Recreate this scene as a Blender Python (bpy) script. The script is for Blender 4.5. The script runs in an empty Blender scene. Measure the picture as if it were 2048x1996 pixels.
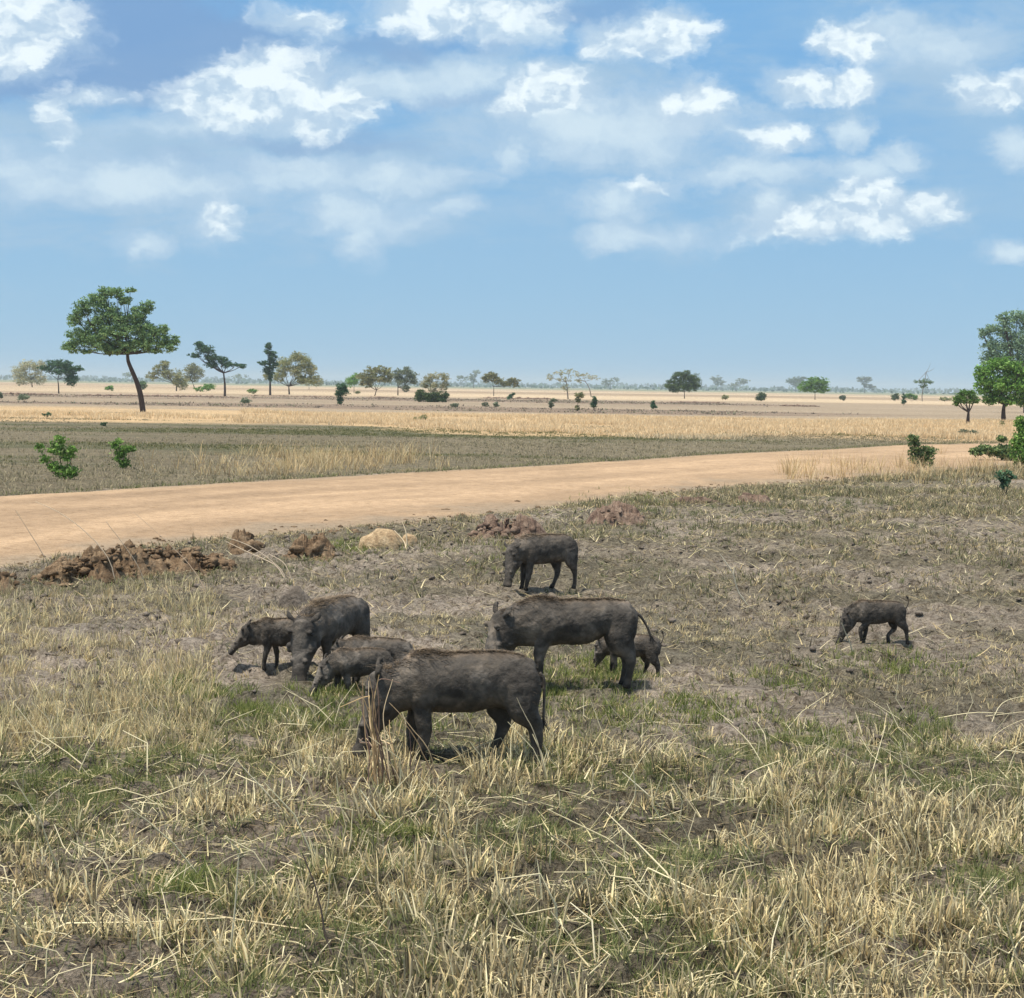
import bpy, bmesh, math, random
import numpy as np
from mathutils import Vector, Matrix
from mathutils.bvhtree import BVHTree
SC = bpy.context.scene
COL = SC.collection
R = math.radians
rng = np.random.default_rng(7)
random.seed(7)

# ------------------------------------------------------------------ camera
F, W, HH = 3600.0, 2048, 1996          # focal length and photo size in photo pixels
CAM_H = 2.55
PITCH = math.atan((998 - 772) / F)
ROLL = R(0.84)
cam_d = bpy.data.cameras.new('camera')
cam = bpy.data.objects.new('camera', cam_d); COL.objects.link(cam)
cam_d.sensor_width = 36; cam_d.lens = F / W * 36
cam_d.clip_start = 0.1; cam_d.clip_end = 30000
CM = Matrix.Translation((0, 0, CAM_H)) @ Matrix.Rotation(R(90) - PITCH, 4, 'X') @ Matrix.Rotation(ROLL, 4, 'Z')
cam.matrix_world = CM
SC.camera = cam

# ------------------------------------------------------------------ sun, sky, exposure
SUN_EL, SUN_AZ = R(73), R(-118)          # azimuth from +Y (view direction) towards +X
sd = bpy.data.lights.new('sun', 'SUN'); sd.energy = 4.6; sd.angle = R(5); sd.color = (1, .915, .79)
sun = bpy.data.objects.new('sun', sd); COL.objects.link(sun)
sdir = Vector((math.sin(SUN_AZ) * math.cos(SUN_EL), math.cos(SUN_AZ) * math.cos(SUN_EL), math.sin(SUN_EL)))
sun.rotation_euler = sdir.to_track_quat('Z', 'Y').to_euler()
SC.view_settings.view_transform = 'Standard'; SC.view_settings.look = 'None'
SC.view_settings.exposure = 0.30; SC.view_settings.gamma = 1
SC.render.film_transparent = False
SC.cycles.use_denoising = True
SC.cycles.max_bounces = 6; SC.cycles.diffuse_bounces = 3; SC.cycles.transparent_max_bounces = 8
SC.cycles.volume_bounces = 0

def build_world():
    w = bpy.data.worlds.new('World'); SC.world = w; w.use_nodes = True
    nt = w.node_tree; N = nt.nodes; L = nt.links; N.clear()
    out = N.new('ShaderNodeOutputWorld'); bg = N.new('ShaderNodeBackground'); bg.inputs[1].default_value = 0.1
    L.new(bg.outputs[0], out.inputs[0])
    sky = N.new('ShaderNodeTexSky'); sky.sky_type = 'NISHITA'; sky.sun_disc = False
    sky.sun_elevation = SUN_EL; sky.sun_rotation = SUN_AZ
    sky.air_density = 1.0; sky.dust_density = 0.3; sky.ozone_density = 3.0
    def math_(op, a, b=None, c=None, clamp=False):
        n = N.new('ShaderNodeMath'); n.operation = op; n.use_clamp = clamp
        for i, v in enumerate((a, b, c)):
            if v is None: continue
            if isinstance(v, (int, float)): n.inputs[i].default_value = v
            else: L.new(v, n.inputs[i])
        return n.outputs[0]
    def vm(op, a, b=None):
        n = N.new('ShaderNodeVectorMath'); n.operation = op
        for i, v in enumerate((a, b)):
            if v is None: continue
            if isinstance(v, tuple): n.inputs[i].default_value = v
            else: L.new(v, n.inputs[i])
        return n.outputs[1] if op == 'LENGTH' else n.outputs[0]
    def rng_(v, a, b, c=0., d=1.):
        n = N.new('ShaderNodeMapRange'); n.interpolation_type = 'SMOOTHSTEP'
        L.new(v, n.inputs[0])
        for i, x in enumerate((a, b, c, d)): n.inputs[1 + i].default_value = x
        return n.outputs[0]
    def noise(vec, scale, detail, rough=.55, dist=0.):
        n = N.new('ShaderNodeTexNoise'); n.inputs['Scale'].default_value = scale
        n.inputs['Detail'].default_value = detail; n.inputs['Roughness'].default_value = rough
        n.inputs['Distortion'].default_value = dist
        L.new(vec, n.inputs['Vector']); return n
    def mixc(f, a, b):
        n = N.new('ShaderNodeMix'); n.data_type = 'RGBA'
        if isinstance(f, float): n.inputs[0].default_value = f
        else: L.new(f, n.inputs[0])
        for i, v in ((6, a), (7, b)):
            if isinstance(v, tuple): n.inputs[i].default_value = (*v, 1)
            else: L.new(v, n.inputs[i])
        return n.outputs[2]
    tc = N.new('ShaderNodeTexCoord'); sp = N.new('ShaderNodeSeparateXYZ'); L.new(tc.outputs['Generated'], sp.inputs[0])
    az = math_('ARCTAN2', sp.outputs[0], sp.outputs[1]); el = math_('ARCSINE', sp.outputs[2])
    cb = N.new('ShaderNodeCombineXYZ'); L.new(az, cb.inputs[0]); L.new(el, cb.inputs[1]); P0 = cb.outputs[0]
    # billow distortion of the cloud coordinates
    st = vm('MULTIPLY', P0, (1, 1.5, 1))
    n1 = noise(st, 16, 6, .6); n2 = noise(st, 60, 5, .6)
    d1 = vm('MULTIPLY', vm('SUBTRACT', n1.outputs['Color'], (.5, .5, .5)), (.045, .026, 0))
    d2 = vm('MULTIPLY', vm('SUBTRACT', n2.outputs['Color'], (.5, .5, .5)), (.020, .014, 0))
    P = vm('ADD', vm('ADD', P0, d1), d2)
    def conv(u, v):
        d = (CM.to_3x3() @ Vector(((u - 1024) / F, (998 - v) / F, -1))).normalized()
        return math.atan2(d.x, d.y), math.asin(d.z)
    def blobs(lst, soft):
        acc = None
        for (u, v, ru, rv, k) in lst:
            a, e = conv(u, v)
            q = vm('MULTIPLY', vm('SUBTRACT', P, (a, e, 0)), (F / ru, F / rv, 0))
            m = rng_(vm('LENGTH', q), 1.0 + soft, 1.0 - soft * 1.1, 0., k)
            acc = m if acc is None else math_('MAXIMUM', acc, m)
        return acc
    white = [(30, 50, 120, 85, .9), (600, 40, 90, 36, .75), (900, 15, 190, 60, .95),
             (550, 175, 135, 72, 1.15), (470, 210, 140, 44, 1), (640, 210, 100, 55, 1.05), (725, 205, 36, 45, .85),
             (190, 195, 100, 22, .7), (125, 225, 34, 60, .75),
             (1235, 74, 85, 42, 1), (1335, 58, 90, 40, .95), (1710, 78, 75, 40, .95), (1790, 50, 40, 18, .5),
             (1110, 180, 85, 48, 1), (1045, 215, 44, 28, 1), (1400, 205, 75, 56, .85), (1590, 160, 70, 40, .95), (1690, 168, 76, 34, .85),
             (1990, 190, 66, 40, .8), (2060, 170, 60, 34, .8), (1545, 275, 62, 38, .75), (1015, 298, 36, 26, .6),
             (1525, 342, 100, 20, .5), (1740, 335, 60, 20, .45), (1800, 312, 36, 22, .5), (1215, 400, 30, 30, .5),
             (1300, 365, 66, 18, .7), (445, 425, 42, 58, .7), (300, 480, 44, 20, .5), (680, 420, 66, 32, .55),
             (620, 355, 110, 30, .6), (790, 355, 80, 26, .4), (1680, 445, 180, 40, 1.0), (1740, 400, 75, 44, 1.1), (1840, 425, 75, 34, .85),
             (1530, 410, 26, 36, .45), (1290, 470, 100, 22, .5), (2020, 495, 40, 16, .4), (2030, 295, 40, 22, .45),
             (240, 365, 150, 26, .35), (100, 370, 60, 30, .3), (890, 165, 90, 34, .4), (720, 470, 34, 40, .35), (1020, 45, 70, 40, .55),
             (1690, 255, 30, 22, .25), (1900, 100, 60, 26, .25), (1230, 255, 200, 50, .62)]
    veil = [(250, 330, 420, 190, .5), (760, 340, 420, 130, .45), (1250, 215, 300, 110, .5), (1950, 110, 210, 110, .5),
            (1640, 420, 260, 80, .45), (900, 150, 260, 70, .45), (1250, 430, 230, 80, .35), (1600, 200, 170, 60, .3), (1850, 0, 180, 30, .4)]
    dark = [(270, 100, 330, 100, 1.25), (60, 140, 190, 50, .9), (780, 88, 260, 40, .6), (640, 280, 240, 22, .5), (1180, 15, 160, 36, .6),
            (430, 320, 300, 18, .3), (900, 205, 160, 16, .4)]
    dim = [(u_, v_, a_ * 1.45, b_ * 1.5, .95) for u_, v_, a_, b_, k_ in white if k_ < .68] + [(330, 360, 200, 40, .9), (600, 330, 160, 30, .9), (860, 350, 130, 36, .9), (720, 430, 130, 50, .9), (900, 420, 60, 26, .8),
           (330, 260, 150, 26, .8), (820, 165, 170, 40, .9), (1200, 255, 180, 60, 1.), (1340, 250, 130, 40, .9), (1620, 340, 160, 26, .7), (1860, 90, 150, 50, .8), (1240, 400, 110, 40, .8), (90, 330, 130, 60, .8), (420, 440, 60, 70, .7)]
    white = [b_ for b_ in white if b_[4] >= .68]
    mdim = blobs(dim, .95); mw = blobs(white, .95); mv = blobs(veil, .8); md = blobs(dark, .7)
    base = mixc(.7, sky.outputs[0], (2.4, 4.7, 6.5))
    grad = rng_(el, 0.0, 0.2, 0., 1.)
    low = mixc(grad, (2.6, 4.4, 6.2), (1.45, 3.4, 6.2))
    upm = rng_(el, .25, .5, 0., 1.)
    base = mixc(upm, mixc(.75, base, low), mixc(.5, sky.outputs[0], (6.5, 7.0, 7.6)))  # upper sky, out of view, whitened as added soft ambient fill
    def addn(v, n, k, off=-.5):
        return math_('ADD', v, math_('MULTIPLY', math_('ADD', n, off), k))
    nv = noise(vm('MULTIPLY', P0, (1, 3.2, 1)), 15, 8, .62, .5)
    nv2 = noise(vm('MULTIPLY', P0, (1, 4.5, 1)), 5, 6, .6, .3)
    elm = rng_(el, .05, .10, 0., .55)
    gen = math_('MULTIPLY', rng_(nv2.outputs[0], .42, .64), elm)
    c = mixc(gen, base, (2.95, 4.55, 6.1))
    av = rng_(addn(mv, nv.outputs[0], 1.2), .10, .60, 0., .85)
    c = mixc(av, c, (3.3, 4.75, 6.2))
    q1 = vm('MULTIPLY', P, (1, 1.35, 1)); nw = noise(q1, 30, 8, .6)
    fd = addn(mdim, nw.outputs[0], 1.3)
    c = mixc(rng_(fd, .1, .75, 0., .85), c, mixc(rng_(fd, .5, 1.1), (3.9, 5.3, 6.7), (5.6, 6.8, 7.6)))
    nws = noise(vm('ADD', q1, (-.003, .0085, 0)), 30, 3, .6); nw3 = noise(q1, 30, 3, .6)
    c = mixc(rng_(addn(md, nv.outputs[0], .5), .12, .9, 0., .8), c, (1.75, 3.05, 5.2))
    f = addn(mw, nw.outputs[0], .85)
    al = rng_(f, .16, .72, 0., .95)
    lit = rng_(math_('ADD', math_('SUBTRACT', nw3.outputs[0], nws.outputs[0]), math_('MULTIPLY', math_('SUBTRACT', f, .62), .20)), -.09, .14)
    tex = mixc(lit, (4.2, 5.5, 6.8), (7.4, 8.25, 8.6))
    c = mixc(al, c, tex)
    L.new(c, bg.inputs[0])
    w.cycles.sampling_method = 'MANUAL'; w.cycles.sample_map_resolution = 512
build_world()

# ------------------------------------------------------------------ maths helpers
CR = np.array(CM.to_3x3())
def ray(u, v):
    return CR @ np.array([(u - 1024) / F, (998 - v) / F, -1.0])
def G(u, v, z=0.0):
    d = ray(u, v)
    t = (CAM_H - z) / max(-d[2], 1e-4)
    return np.array([d[0] * t, d[1] * t, z])
def horizon(u):
    lo, hi = 600., 900.
    for _ in range(40):
        m = (lo + hi) / 2
        if ray(u, m)[2] > 0: lo = m
        else: hi = m
    return lo
def at(u, v, y):
    """point on the pixel's ray in the vertical plane at distance y"""
    d = ray(u, v); t = y / d[1]
    return np.array([d[0] * t, y, CAM_H + d[2] * t])

def _hash(ix, iy, seed):
    n = (ix * 374761393 + iy * 668265263 + seed * 974634777) & 0xffffffff
    n = ((n ^ (n >> 13)) * 1274126177) & 0xffffffff
    return ((n ^ (n >> 16)) & 0xffff) / 65535.0
def vnoise(x, y, seed=0):
    ix = np.floor(x).astype(np.int64); iy = np.floor(y).astype(np.int64)
    fx = x - ix; fy = y - iy; fx = fx * fx * (3 - 2 * fx); fy = fy * fy * (3 - 2 * fy)
    a = _hash(ix, iy, seed); b = _hash(ix + 1, iy, seed); c = _hash(ix, iy + 1, seed); d = _hash(ix + 1, iy + 1, seed)
    return a + (b - a) * fx + (c - a) * fy + (a - b - c + d) * fx * fy
def fbm(x, y, s, oct=4, seed=0):
    v = 0; amp = .5; tot = 0
    for o in range(oct):
        v = v + amp * vnoise(x / s * 2 ** o + 31.7 * o, y / s * 2 ** o + 11.3 * o, seed + o * 17); tot += amp; amp *= .5
    return v / tot
def sstep(a, b, x):
    t = np.clip((x - a) / (b - a), 0, 1); return t * t * (3 - 2 * t)

# ------------------------------------------------------------------ road edges on the ground
far_px = [(-500, 1040), (0, 991), (350, 971), (700, 951), (1100, 930), (1468, 906), (1645, 899), (1817, 889), (1951, 887), (2300, 882)]
near_px = [(-700, 1290), (-300, 1205), (0, 1143), (107, 1124), (250, 1104), (450, 1080), (600, 1066), (900, 1040), (1050, 1026), (1294, 992), (1488, 974), (1730, 957), (1900, 944), (2048, 934), (2400, 905)]
fe = np.array([G(*p)[:2] for p in far_px]); ne = np.array([G(*p)[:2] for p in near_px])
def road_far(x): return np.interp(x, fe[:, 0], fe[:, 1]) + np.where(x > fe[-1, 0], (x - fe[-1, 0]) * .9, 0)
def road_near(x): return np.interp(x, ne[:, 0], ne[:, 1]) + np.where(x > ne[-1, 0], (x - ne[-1, 0]) * .9, 0) - np.where(x < ne[0, 0], (ne[0, 0] - x) * .5, 0)
def roadmask(x, y):
    return sstep(-.25, .35, y - road_near(x)) * sstep(-.25, .35, road_far(x) - y)

HOG_SPOTS = []
def height(x, y):
    r = np.hypot(x, y)
    near = 1 - sstep(60, 120, r)
    h = (fbm(x, y, 4.0, 3, 3) - .5) * .10 * near
    h = h + (fbm(x, y, .42, 4, 9) - .5) * .085 * (1 - sstep(35, 70, r))
    cl = fbm(x, y, .16, 2, 21)
    h = h + sstep(.48, .68, cl) * .07 * (1 - sstep(25, 50, r))
    h = h + (fbm(x, y, 60., 3, 5) - .5) * .25 * sstep(90, 200, r)
    m = roadmask(x, y)
    return h * (1 - m) - m * .03

# ------------------------------------------------------------------ object helpers
def tag(o, label=None, cat=None, group=None, kind=None):
    if label: o['label'] = label
    if cat: o['category'] = cat
    if group: o['group'] = group
    if kind: o['kind'] = kind
    return o
def np_mesh(name, verts, faces, mat, parent=None, col=None, smooth=False, tris=None):
    verts = np.asarray(verts, dtype=np.float32)
    me = bpy.data.meshes.new(name)
    faces = np.asarray(faces, dtype=np.int32)
    k = faces.shape[1]
    me.vertices.add(len(verts)); me.vertices.foreach_set('co', verts.ravel())
    me.loops.add(faces.size); me.loops.foreach_set('vertex_index', faces.ravel())
    me.polygons.add(len(faces))
    me.polygons.foreach_set('loop_start', np.arange(0, faces.size, k, dtype=np.int32))
    if smooth: me.polygons.foreach_set('use_smooth', np.ones(len(faces), dtype=bool))
    me.update(calc_edges=True)
    if col is not None:
        ca = me.color_attributes.new('Col', 'FLOAT_COLOR', 'POINT')
        c4 = np.ones((len(verts), 4), dtype=np.float32); c4[:, :3] = col
        ca.data.foreach_set('color', c4.ravel())
    o = bpy.data.objects.new(name, me); COL.objects.link(o)
    if mat: me.materials.append(mat)
    if parent: o.parent = parent
    return o
def empty(name, loc):
    o = bpy.data.objects.new(name, None); COL.objects.link(o); o.location = tuple(loc); o.empty_display_size = .1
    return o

# ------------------------------------------------------------------ materials
def new_mat(name):
    m = bpy.data.materials.new(name); m.use_nodes = True
    return m, m.node_tree.nodes, m.node_tree.links, m.node_tree.nodes['Principled BSDF']
def nz(N, L, scale, detail=5, rough=.6, vec=None, dist=0.):
    n = N.new('ShaderNodeTexNoise'); n.inputs['Scale'].default_value = scale; n.inputs['Detail'].default_value = detail
    n.inputs['Roughness'].default_value = rough; n.inputs['Distortion'].default_value = dist
    if vec: L.new(vec, n.inputs['Vector'])
    return n
def ramp(N, L, src, stops):
    r = N.new('ShaderNodeValToRGB'); L.new(src, r.inputs[0])
    while len(r.color_ramp.elements) < len(stops): r.color_ramp.elements.new(.5)
    for e, (p, c) in zip(r.color_ramp.elements, stops):
        e.position = p; e.color = (*c, 1) if len(c) == 3 else c
    return r.outputs[0]
def mulc(N, L, a, b, f=1., mode='MULTIPLY'):
    n = N.new('ShaderNodeMix'); n.data_type = 'RGBA'; n.blend_type = mode
    if isinstance(f, float): n.inputs[0].default_value = f
    else: L.new(f, n.inputs[0])
    for i, v in ((6, a), (7, b)):
        if isinstance(v, tuple): n.inputs[i].default_value = (*v, 1)
        else: L.new(v, n.inputs[i])
    return n.outputs[2]
def leaf_mat(name, transl=.3, rough=.65, spec=.2):
    m, N, L, b = new_mat(name)
    a = N.new('ShaderNodeAttribute'); a.attribute_name = 'Col'
    L.new(a.outputs[0], b.inputs['Base Color']); b.inputs['Roughness'].default_value = rough
    b.inputs['Specular IOR Level'].default_value = spec
    t = N.new('ShaderNodeBsdfTranslucent'); L.new(a.outputs[0], t.inputs[0])
    mx = N.new('ShaderNodeMixShader'); mx.inputs[0].default_value = transl
    L.new(b.outputs[0], mx.inputs[1]); L.new(t.outputs[0], mx.inputs[2])
    L.new(mx.outputs[0], N['Material Output'].inputs[0])
    return m
M_GRASS = leaf_mat('grass_blade', .38)
M_LEAF = leaf_mat('leaf', .35, .6, .2)
M_HAIR = leaf_mat('hair', .1, .6, .2)
def bark_mat(name, c0, c1):
    m, N, L, b = new_mat(name)
    tc = N.new('ShaderNodeTexCoord')
    mp = N.new('ShaderNodeMapping'); mp.inputs['Scale'].default_value = (6, 6, 1.2); L.new(tc.outputs['Object'], mp.inputs[0])
    n = nz(N, L, 2.5, 6, .65, mp.outputs[0])
    L.new(ramp(N, L, n.outputs[0], [(.3, c0), (.7, c1)]), b.inputs['Base Color'])
    b.inputs['Roughness'].default_value = .9; b.inputs['Specular IOR Level'].default_value = .15
    bp = N.new('ShaderNodeBump'); bp.inputs['Strength'].default_value = .6; bp.inputs['Distance'].default_value = .05
    L.new(n.outputs[0], bp.inputs['Height']); L.new(bp.outputs[0], b.inputs['Normal'])
    return m
M_BARK = bark_mat('bark', (.045, .033, .03), (.10, .075, .068))
M_BARKP = bark_mat('pale_bark', (.14, .11, .09), (.26, .22, .18))
def ground_mat():
    m, N, L, b = new_mat('savanna_soil')
    a = N.new('ShaderNodeAttribute'); a.attribute_name = 'Col'
    tc = N.new('ShaderNodeTexCoord'); v = tc.outputs['Object']
    n1 = nz(N, L, 9, 6, .7, v); n2 = nz(N, L, 42, 5, .7, v); n3 = nz(N, L, 1.4, 4, .6, v)
    r1 = ramp(N, L, n1.outputs[0], [(.34, (.42, .38, .34)), (.5, (.98, .97, .96)), (.66, (1.4, 1.36, 1.3))])  # mottling darkens the bump hollows, standing in for missing small shadows
    r2 = ramp(N, L, n2.outputs[0], [(.34, (.45, .42, .38)), (.5, (1, 1, 1)), (.66, (1.4, 1.38, 1.35))])
    r3 = ramp(N, L, n3.outputs[0], [(.35, (.82, .82, .80)), (.65, (1.15, 1.12, 1.1))])
    c = mulc(N, L, a.outputs[0], r1); c = mulc(N, L, c, r2); c = mulc(N, L, c, r3)
    L.new(c, b.inputs['Base Color']); b.inputs['Roughness'].default_value = .95; b.inputs['Specular IOR Level'].default_value = .1
    bp = N.new('ShaderNodeBump'); bp.inputs['Strength'].default_value = 1; bp.inputs['Distance'].default_value = .07
    ad = N.new('ShaderNodeMath'); ad.operation = 'ADD'; L.new(n1.outputs[0], ad.inputs[0]); L.new(n2.outputs[0], ad.inputs[1])
    L.new(ad.outputs[0], bp.inputs['Height']); L.new(bp.outputs[0], b.inputs['Normal'])
    return m
M_GROUND = ground_mat()
def road_mat():
    m, N, L, b = new_mat('laterite_road')
    tc = N.new('ShaderNodeTexCoord'); v = tc.outputs['Object']
    n1 = nz(N, L, 5, 6, .7, v); n2 = nz(N, L, 30, 4, .7, v)
    a = N.new('ShaderNodeAttribute'); a.attribute_name = 'Col'; c = a.outputs[0]
    c = mulc(N, L, c, ramp(N, L, n1.outputs[0], [(.3, (.72, .68, .62)), (.5, (1, 1, 1)), (.72, (1.15, 1.12, 1.1))]))
    c = mulc(N, L, c, ramp(N, L, n2.outputs[0], [(.33, (.7, .68, .66)), (.5, (1, 1, 1)), (.7, (1.2, 1.2, 1.2))]))
    L.new(c, b.inputs['Base Color']); b.inputs['Roughness'].default_value = .95; b.inputs['Specular IOR Level'].default_value = .1
    bp = N.new('ShaderNodeBump'); bp.inputs['Distance'].default_value = .04
    L.new(n1.outputs[0], bp.inputs['Height']); L.new(bp.outputs[0], b.inputs['Normal'])
    return m
M_ROAD = road_mat()
def clod_mat(name, dark, mid, light, scale=6.):
    m, N, L, b = new_mat(name)
    tc = N.new('ShaderNodeTexCoord'); v = tc.outputs['Object']
    n = nz(N, L, scale, 6, .7, v); n2 = nz(N, L, scale * 5, 4, .7, v)
    c = ramp(N, L, n.outputs[0], [(.33, dark), (.5, mid), (.68, light)])
    c = mulc(N, L, c, ramp(N, L, n2.outputs[0], [(.3, (.6, .6, .6)), (.5, (1, 1, 1)), (.7, (1.3, 1.3, 1.3))]))
    L.new(c, b.inputs['Base Color']); b.inputs['Roughness'].default_value = .95; b.inputs['Specular IOR Level'].default_value = .1
    bp = N.new('ShaderNodeBump'); bp.inputs['Distance'].default_value = .03
    L.new(n2.outputs[0], bp.inputs['Height']); L.new(bp.outputs[0], b.inputs['Normal'])
    return m
M_CLODB = clod_mat('brown_clay', (.075, .05, .032), (.19, .13, .08), (.34, .25, .16))
M_CLODR = clod_mat('red_clay', (.085, .055, .045), (.20, .14, .105), (.33, .25, .19))
M_CLODG = clod_mat('grey_earth', (.10, .085, .07), (.19, .16, .13), (.29, .25, .21))
M_STONE = clod_mat('pale_sandstone', (.28, .19, .11), (.44, .32, .19), (.58, .46, .30))

# ------------------------------------------------------------------ ground
def zone_color(x, y):
    r = np.hypot(x, y); n = x.shape[0]
    C = lambda *c: np.array(c)[None, :]
    warp = (fbm(x, y, 12, 5, 40) - .5)
    rw = r * (1 + warp * .26)
    soil = C(.385, .34, .29) + 0 * x[:, None]
    g = fbm(x, y, 1.6, 4, 50)[:, None]
    soil = soil * (.86 + .35 * g)
    olive = C(.125, .125, .08)
    m = sstep(.45, .6, fbm(x, y, 1.7, 5, 61))[:, None]
    soil = soil * (1 - .62 * m) + olive * .62 * m
    # denser vegetated ground close to the camera, darkened as shade between the straws
    m = (1 - sstep(10.5, 12.5, rw))[:, None]
    soil = soil * (1 - .45 * m) + C(.13, .11, .08) * .45 * m
    # right and farther: greyer-olive stubble
    m = (np.maximum(sstep(16, 26, rw), sstep(1., 3.5, x) * sstep(11, 13, r)) * (.35 + .65 * sstep(.38, .55, fbm(x, y, 2.5, 4, 63))) * (1 - sstep(0, 1.5, y - road_near(x))))[:, None]
    soil = soil * (1 - .62 * m) + C(.205, .185, .135) * .62 * m
    c = soil
    # beyond the road
    b = sstep(-.3, .6, y - road_far(x))[:, None]
    grey = C(.225, .20, .14) * (.8 + .45 * fbm(x, y * .5, 6, 4, 70)[:, None])
    grm = (sstep(.5, .62, fbm(x * .35, y, 7, 4, 77)) * sstep(46, 62, r))[:, None]
    grey = grey * (1 - grm * .65) + C(.115, .13, .07) * grm * .65
    c = c * (1 - b) + grey * b
    edge = np.interp(x / np.maximum(y, 1), [-.3, -.12, 0, .3], [112, 112, 97, 92])
    yb = sstep(-4, 4, rw - edge)[:, None] * b
    gold = C(.60, .45, .27) * (.78 + .44 * fbm(x, y, 9, 3, 80)[:, None])
    c = c * (1 - yb) + gold * yb
    q = sstep(150, 178, rw)[:, None]
    mauve = C(.36, .30, .225) * (.8 + .4 * fbm(x * .25, y, 25, 4, 90)[:, None])
    dk = sstep(.52, .6, fbm(x * .22, y * .6, 30, 4, 95))[:, None]
    mauve = mauve * (1 - .62 * dk) + C(.20, .15, .12) * .62 * dk
    c = c * (1 - q) + mauve * q
    q = sstep(330, 400, rw)[:, None]
    tan = C(.50, .41, .29) * (.82 + .36 * fbm(x * .3, y, 60, 4, 99)[:, None])
    dk = sstep(.58, .66, fbm(x * .1, y * .5, 60, 4, 105))[:, None]
    tan = tan * (1 - .5 * dk) + C(.2, .14, .1) * .5 * dk
    c = c * (1 - q) + tan * q
    q = sstep(1100, 1700, rw)[:, None]
    c = c * (1 - q) + C(.22, .24, .15) * q
    return c
def build_ground():
    rs = [0., 1.5, 3., 4.5]
    r = 6.
    while r < 9000:
        rs.append(r)
        r *= 1.004 if r < 60 else (1.008 if r < 400 else 1.03)
    rs = np.array(rs)
    an = np.concatenate([np.linspace(-180, -30, 24)[:-1], np.linspace(-30, -19.6, 20)[:-1], np.linspace(-19.6, 19.6, 330)[:-1], np.linspace(19.6, 30, 20)[:-1], np.linspace(30, 180, 24)[:-1]])
    a = np.radians(an); nr, na = len(rs), len(a)
    X = np.outer(rs, np.sin(a)).ravel(); Y = np.outer(rs, np.cos(a)).ravel()
    Z = height(X, Y)
    co = np.stack([X, Y, Z], 1)
    i = np.arange(nr - 1)[:, None]; j = np.arange(na)[None, :]; j2 = (j + 1) % na
    f = np.stack([i * na + j, i * na + j2, (i + 1) * na + j2, (i + 1) * na + j], -1).reshape(-1, 4)[:, ::-1]
    f = f[na:]  # innermost ring is a point: close it with the next
    co[:na] = co[na:2 * na]
    keep = np.ones(len(co), bool)
    cen = na  # fan for the middle
    o = np_mesh('ground', co, f, M_GROUND, col=zone_color(X, Y), smooth=True)
    bm = bmesh.new(); bm.from_mesh(o.data); bm.verts.ensure_lookup_table()
    loose = [bm.verts[k] for k in range(na)]
    ring = [bm.verts[na + k] for k in range(na)]
    bmesh.ops.delete(bm, geom=loose, context='VERTS')
    fc = bm.faces.new(ring)
    if fc.normal.z < 0: fc.normal_flip()
    bm.to_mesh(o.data); bm.free()
    tag(o, kind='structure')
build_ground()

def build_road():
    xs = np.linspace(-24, 34, 900)
    n = len(xs); K = 70
    yn = road_near(xs) + (fbm(xs, xs * 0, .9, 5, 13) - .5) * 1.7
    yf = road_far(xs) + (fbm(xs, xs * 0 + 9, 1.4, 4, 14) - .5) * .9
    t = np.linspace(0, 1, K)
    X = np.repeat(xs[:, None], K, 1); Y = yn[:, None] * (1 - t) + yf[:, None] * t
    crown = .05 * (1 - (2 * t - 1) ** 2)[None, :] ** 1
    Z = .002 + crown + (fbm(X.ravel(), Y.ravel(), 1.2, 3, 15).reshape(X.shape) - .5) * .03
    Z[:, 0] = -.06; Z[:, -1] = -.06
    co = np.stack([X, Y, Z], -1).reshape(-1, 3)
    i = np.arange(n - 1)[:, None]; j = np.arange(K - 1)[None, :]
    f = np.stack([i * K + j, (i + 1) * K + j, (i + 1) * K + j + 1, i * K + j + 1], -1).reshape(-1, 4)
    T = np.repeat(t[None], n, 0).ravel(); xx, yy = co[:, 0], co[:, 1]; s_ = np.hypot(xx, yy)
    wob = (fbm(s_, xx * 0, 9, 3, 17) - .5) * .12
    band = fbm((T + wob) * 9, s_ * .12, 1., 4, 18); fine = fbm(xx, yy, .5, 4, 19)
    rut = np.exp(-((T + wob - .36) / .035) ** 2) + np.exp(-((T + wob - .58) / .035) ** 2)
    base = np.array([[.365, .26, .165]]) * (.72 + .56 * band[:, None]) * (.8 + .4 * fine[:, None]) * (1 + .10 * rut[:, None])
    W_ = np.repeat((yf - yn)[:, None], K, 1).ravel(); dist = T * W_
    e = (1 - sstep(.2, 4.2, dist + (fbm(xx, yy, 1.1, 5, 20) - .5) * 7))[:, None] * .8
    e2 = (1 - sstep(.0, 1.6, (1 - T) * W_ + (fbm(xx, yy, 2.5, 4, 22) - .5) * 2.5))[:, None] * .6
    e = np.maximum(e, e2)
    tag(np_mesh('dirt_road', co, f, M_ROAD, col=base * (1 - e) + np.array([[.25, .205, .15]]) * e, smooth=True), kind='structure')
build_road()

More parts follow.
